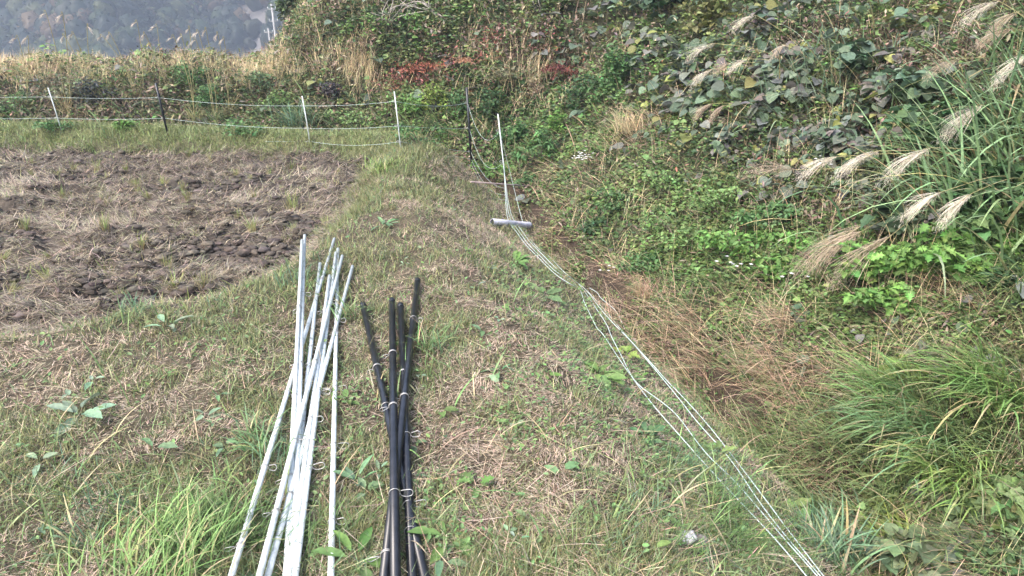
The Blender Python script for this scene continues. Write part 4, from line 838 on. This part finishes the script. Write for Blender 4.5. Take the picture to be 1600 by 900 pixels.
SH = [((1570, 350), 60, 44, (.09, .155, .06), 'leafy ivy mass at the right edge below the large plumes', IVY, .065, 1100), ((1500, 370), 44, 26, (.08, .14, .055), 'leafy vine mass directly above the middle mugwort', IVY, .06, 600), ((1060, 370), 60, 18, LG, 'fresh green weedy mound above the ditch, right of the dark low bush', OVAL, .035, 600),
      ((1200, 350), 50, 20, MG, 'green weedy mound just below the creeper leaves', OVAL, .04, 520), ((1260, 400), 40, 16, BG, 'small green mound beside the tan plume tips', OVAL, .04, 380), ((400, 150), 34, 16, (.10, .15, .07), 'dull green bush under the straw plumes before the third post', OVAL, .05, 380), ((345, 115), 34, 10, (.09, .12, .055), 'dark olive bush near the top of the far bank', OVAL, .05, 320), ((110, 150), 44, 18, (.13, .14, .08), 'grey green bush behind the leftmost post', OVAL, .05, 320),
      ((640, 175), 34, 26, BG, 'bright green shrub behind the levee end post', OVAL, .04, 520), ((680, 165), 26, 24, YG, 'yellow green shrub between the white end post and the black post', OVAL, .04, 420),
      ((712, 175), 20, 20, MG, 'mid green shrub left of the black corner post', OVAL, .04, 300), ((655, 215), 36, 16, MG, 'low green shrub behind the wires beside the levee end', OVAL, .035, 350),
      ((760, 170), 26, 20, DG, 'dark green shrub right of the black corner post', MUG, .05, 330), ((800, 215), 30, 20, MG, 'mugwort like plant right of the slim ditch post', MUG, .06, 320), ((845, 235), 26, 26, MG, 'leafy green plant with drooping leaves above the pipe', LONG, .08, 260),
      ((870, 200), 24, 20, BG, 'green leafy plant up the bank beyond the pipe', MUG, .05, 300), ((900, 160), 26, 26, DG, 'dark green bush below the red brown patch', MUG, .05, 330), ((960, 130), 26, 34, MG, 'tall mid green bush beside the creeper', MUG, .055, 420), ((945, 165), 22, 20, MG, 'small green bush below the tall bush beside the creeper', MUG, .05, 260),
      ((775, 270), 30, 14, BG, 'bright leafy plant at the foot of the slim ditch post', LONG, .07, 220), ((820, 285), 24, 12, MG, 'low plant right of the slim ditch post', LONG, .07, 180),
      ((800, 130), 44, 16, (.20, .19, .11), 'grey tan weeping bush above the dark shrubs', LONG, .05, 460), ((835, 150), 22, 24, (.24, .20, .13), 'drooping tan bush hanging over the dark shrubs', LONG, .05, 300),
      ((660, 122), 62, 8, (.30, .11, .07), 'rust red low shrub in a band above the green shrubs', LONG, .04, 520), ((745, 108), 40, 10, (.30, .15, .09), 'orange red shrub right of the rust red band', LONG, .04, 300), ((885, 128), 40, 14, (.14, .05, .04), 'dark red brown bush under the creeper', LONG, .045, 380),
      ((300, 135), 26, 16, MG, 'green shrub on the far bank right of the black fence post', OVAL, .05, 300), ((335, 160), 30, 18, MG, 'broad green shrub behind the fence wires', OVAL, .05, 360), ((150, 160), 24, 18, (.045, .055, .05), 'dark blackish shrub on the bank right of the leftmost post', OVAL, .05, 360), ((195, 198), 18, 8, BG, 'small green plant at the bank foot left of the black post', OVAL, .05, 150), ((90, 200), 30, 8, MG, 'low green shrub at the bank foot behind the leftmost post', OVAL, .05, 180),
      ((520, 160), 20, 15, (.05, .045, .05), 'dark purplish shrub right of the third post', OVAL, .05, 260), ((380, 200), 40, 10, MG, 'low green shrub at the bank foot before the third post', MUG, .05, 240), ((30, 175), 34, 14, MG, 'dull green shrub at the left edge of the bank', OVAL, .05, 260),
      ((440, 165), 26, 16, LG, 'pale green shrub left of the third post', OVAL, .05, 260), ((560, 195), 40, 14, LG, 'yellowish green shrub between third post and levee end', OVAL, .045, 330),
      ((920, 355), 34, 12, DG, 'dark green low bush right of the pipe', MUG, .04, 420), ((1000, 420), 34, 14, MG, 'green leafy patch right of the wire knot', OVAL, .04, 340), ((1150, 395), 60, 28, BG, 'fresh green leafy mound left of the tan plumes', OVAL, .045, 700), ((1225, 425), 34, 18, BG, 'green plant under the tan plume tips', OVAL, .05, 320), ((960, 318), 44, 14, MG, 'green weedy mound above the dark low bush', OVAL, .035, 400), ((1130, 330), 50, 22, LG, 'light green weedy mound below the creeper', OVAL, .035, 500), ((1050, 300), 44, 18, LG, 'yellow green mound above the ditch, left of the light green mound', OVAL, .035, 420),
      ((1350, 430), 48, 24, BG, 'bright mugwort plant with lobed leaves left of the right edge mugwort', MUG, .065, 460), ((1440, 420), 54, 26, BG, 'bright mugwort plant in the middle of the mugwort row', MUG, .07, 520), ((1540, 410), 54, 26, BG, 'bright mugwort plant at the right edge', MUG, .075, 520), ((1400, 480), 50, 18, BG, 'mugwort spilling down below the mugwort row', MUG, .06, 380), ((1575, 450), 30, 16, DG, 'dark fern like plant at the right edge under the mugwort', LONG, .07, 220),
      ((1420, 590), 30, 12, YG, 'large yellow green leaves on top of the tan grass', IVY, .10, 40), ((1510, 790), 44, 22, (.13, .19, .09), 'broad dull green creeper leaves in the lower right', HEART, .062, 150), ((1450, 860), 60, 26, (.125, .17, .095), 'greyish green creeper leaves at the bottom right', HEART, .06, 220), ((1580, 800), 36, 34, (.14, .20, .08), 'broad creeper leaves at the right edge below the grass', IVY, .07, 180), ((1480, 570), 60, 14, (.14, .145, .11), 'wilted grey green leaves above the bright grass clumps', HEART, .055, 110),
      ((1560, 870), 50, 26, (.10, .16, .07), 'small leaved green plant in the bottom right corner', OVAL, .035, 420), ((1370, 800), 40, 20, (.16, .20, .08), 'loose yellow green leaves between the ditch clump and the bottom tufts', IVY, .05, 110),
      ((1420, 370), 50, 20, (.08, .13, .07), 'big dark green leaves below the right hand plumes', IVY, .12, 80), ((1500, 250), 60, 36, (.075, .13, .06), 'dark green vine thicket behind the right hand plumes', IVY, .07, 600), ((1560, 330), 50, 30, (.065, .12, .05), 'ivy covered thicket at the right edge above the mugwort', IVY, .06, 600), ((1430, 200), 44, 24, (.10, .15, .09), 'grey green leafy vine mound between the pampas clumps', HEART, .09, 200), ((1350, 130), 40, 20, (.09, .14, .085), 'round leaved vine mound right of the small pampas', HEART, .09, 160),
      ((1110, 45), 30, 34, (.14, .155, .06), 'yellowish vine draped over the hillside at top centre right', IVY, .07, 360), ((1040, 30), 44, 30, (.05, .085, .045), 'dark leafy thicket at the top right of centre', HEART, .09, 340), ((640, 60), 40, 12, BG, 'light green bush patch above the red band', OVAL, .05, 240)]
for px, ru, rv, cc, lab, shp, ls, nn_ in SH: shrub(px, ru, rv, cc, lab, shp, ls, int(nn_ * 1.25))

# ------------------------------------------------------------------ trees and bare branches on the hilltop
def tree(px, h, cr, colr, lab, n=1500, con=False, dist=None, ls=.11, name='tree'):
    p = P(*px) if dist is None else AY(px[0], px[1], dist)
    if dist is not None: p.z = float(H(p.x, p.y))
    t = tag(empty(name, p), lab, 'tree')
    pts = [Vector((0, 0, -.2)), Vector((.05 * h * .3, 0, h * .3)), Vector((-.03 * h, .02, h * .62)), Vector((0, 0, h * .9))]
    tk = tube('trunk', smoothline(pts, 4), .03 + .014 * h, BARK, t, n=8, r2=.01)
    L_ = Acc(); K_ = 26; tips = []
    for i in range(K_):
        f = .22 + .76 * (i + .5) / K_; a = i * 2.4; rr = cr * ((1 - f) * 1.15 + .08 if con else math.sin(math.pi * min(.97, f * .85 + .12)) * RNG.uniform(.6, 1.05))
        e = Vector((math.cos(a) * rr, math.sin(a) * rr, h * f + (-.1 if con else .25) * rr)); tips.append((e, rr))
        if i % 2 == 0: tube('limb', [Vector((0, 0, h * f * .85)), Vector((e.x * .5, e.y * .5, (h * f * .85 + e.z) / 2 + .05)), e], .012 + .004 * h, BARK, t, n=5, r2=.004)
    k = RNG.integers(0, K_, n); E = np.array([tp[0][:] for tp in tips])[k]; q = E * np.array([1, 1, 1]) + RNG.normal(0, 1, (n, 3)) * np.array([.26, .26, .17]) * cr * .55
    mv = RNG.random(n)[:, None] * .5; q[:, :2] *= (1 - mv)
    leaves(L_, OVAL if not con else LONG, q, RNG.uniform(0, 6.28, n), RNG.uniform(-.8, .4, n), RNG.normal(0, .5, n), ls * RNG.uniform(.6, 1.3, n), jit(colr, n, .22, .08) * (1 + .4 * (RNG.random(K_)[k] - .5))[:, None], droop=.2)
    L_.build('crown', LEAF, t); return t
tree((512, 60), 4.2, .7, (.035, .06, .035), 'dark conifer at the upper left edge of the wooded hill', 2600, True, 19)
tree((470, 80), .9, .5, (.075, .105, .045), 'round olive green tree nearest the utility poles', 1500, False, 17)
tree((520, 80), 1.5, 1.0, (.085, .145, .06), 'bright green bushy tree right of the dark conifer foot', 1800, False, 15)
tree((560, 40), 2.6, 1.1, (.06, .09, .05), 'grey green tree right of the dark conifer', 1800, False, 20)
tree((640, 40), 2.2, 1.2, (.09, .10, .05), 'olive brown tree behind the bare branches', 1800, False, 18)
tree((695, 45), 1.7, .6, (.14, .20, .07), 'vine covered light green tree above the red shrubs', 1300, False, 14.5)
tree((790, 40), 1.8, 1.2, (.08, .09, .05), 'dull brown green tree on the hill at top centre', 1800, False, 15.5)
tree((880, 40), 1.6, 1.0, (.10, .13, .06), 'mixed green tree at the top edge right of centre', 1600, False, 13)
tree((398, 92), .38, .40, (.13, .065, .055), 'reddish shrub like tree below the utility poles', 700, False, 13, ls=.07)
def bare(px, L, n, lab, hd, off_=.5):
    p = P(px[0], px[1], 0); t = tag(empty('bare_branch', p), lab, 'dead branch')
    for i in range(n):
        a = hd + random.uniform(-.9, .9); l = L * random.uniform(.5, 1.1); e = Vector((math.cos(a) * l, random.uniform(-.2, .2), abs(math.sin(a)) * l * .5 + .3))
        s0 = Vector((random.uniform(-.1, .1), -.1, .1)); ln = smoothline([s0, s0 * .5 + e * .5 + Vector((random.uniform(-.1, .1), 0, random.uniform(0, .15))), e], 4)
        b_ = tube('branch', ln, .010, DEADWOOD, t, n=5, r2=.004)
        for j in range(2):
            q = ln[3 + j * 3]; tube('twig', [q, q + Vector((random.uniform(-.25, .25), -.05, random.uniform(.05, .25)))], .006, DEADWOOD, b_, n=4, r2=.002)
bare((600, 55), .75, 8, 'bleached bare branches sticking up at the top left of centre', .5)
bare((700, 45), .7, 5, 'pale dead branches lying over the hill at top centre', 2.7)
bare((840, 30), .8, 3, 'thin upright bare stems at the top edge', 1.5)

# ------------------------------------------------------------------ utility poles in the valley
def upole(u, vt, Y, h, r_, lab, arm):
    T_ = AY(u, vt, Y); t = tag(empty('utility_pole', (T_.x, T_.y, T_.z - h)), lab, 'utility pole')
    tube('shaft', [(0, 0, 0), (0, 0, h * .5), (0, 0, h)], r_ * 1.4, CONCRETE, t, n=10, r2=r_)
    for z_ in arm: tube('crossarm', [(-.45, 0, h - z_), (.45, 0, h - z_)], .05, CONCRETE, t, n=6)
    for z_ in arm:
        for x_ in (-.4, .4): tube('insulator', [(x_, 0, h - z_ + .05), (x_, 0, h - z_ + .22)], .045, WHITE, t, n=6)
upole(424, 6, 75, 16, .10, 'tall pale utility pole standing before the mountain', (.5, 1.6))
upole(419, 44, 75, 13, .08, 'short pale utility pole just left of the tall one', (.4,))
# ------------------------------------------------------------------ white flowers
def flowers(px, n, lab, spread=.06, raise_=.14):
    p = P(*px); a_ = Acc(); t = tag(empty('white_flowers', p), lab, 'flowers')
    c = np.stack([RNG.normal(0, spread, n), RNG.normal(0, spread, n), raise_ + RNG.uniform(0, .06, n)], 1)
    for k in range(5): leaves(a_, OVAL, c, np.full(n, k * 1.257), .2, 0, .016, np.full((n, 3), .75))
    a_.build('petals', LEAF, t); b_ = Acc(); blades(b_, c * np.array([1, 1, 0]), 0, 0, .05, c[:, 2], .003, jit((.14, .2, .08), n), 2); b_.build('stems', LEAF, t)
flowers((910, 268), 26, 'cluster of small white flowers on the slope above the ditch', .05)
flowers((1145, 445), 8, 'few white flowers below the fresh green mound'); flowers((1278, 290), 8, 'white flowers below the row of pale plumes'); flowers((1255, 475), 3, 'pair of white flowers over the tan grass')
flowers((945, 452), 4, 'tiny white flowers on the slope right of the wires', .04)
# ------------------------------------------------------------------ haze
hm, t, b = M_new('haze'); t.nodes.remove(b); pv = t.nodes.new('ShaderNodeVolumePrincipled')
pv.inputs['Color'].default_value = (.66, .78, 1, 1); pv.inputs['Density'].default_value = .0021; pv.inputs['Anisotropy'].default_value = .2
t.links.new(pv.outputs[0], t.nodes['Material Output'].inputs['Volume'])
x0, x1, y0, y1, z0, z1 = -700, 500, -80, 720, -60, 190
me = bpy.data.meshes.new('haze'); me.from_pydata([(a_, b_, c_) for a_ in (x0, x1) for b_ in (y0, y1) for c_ in (z0, z1)], [], [(0, 1, 3, 2), (4, 6, 7, 5), (0, 4, 5, 1), (2, 3, 7, 6), (0, 2, 6, 4), (1, 5, 7, 3)])
me.materials.append(hm); tag(link('haze', me), kind='stuff')
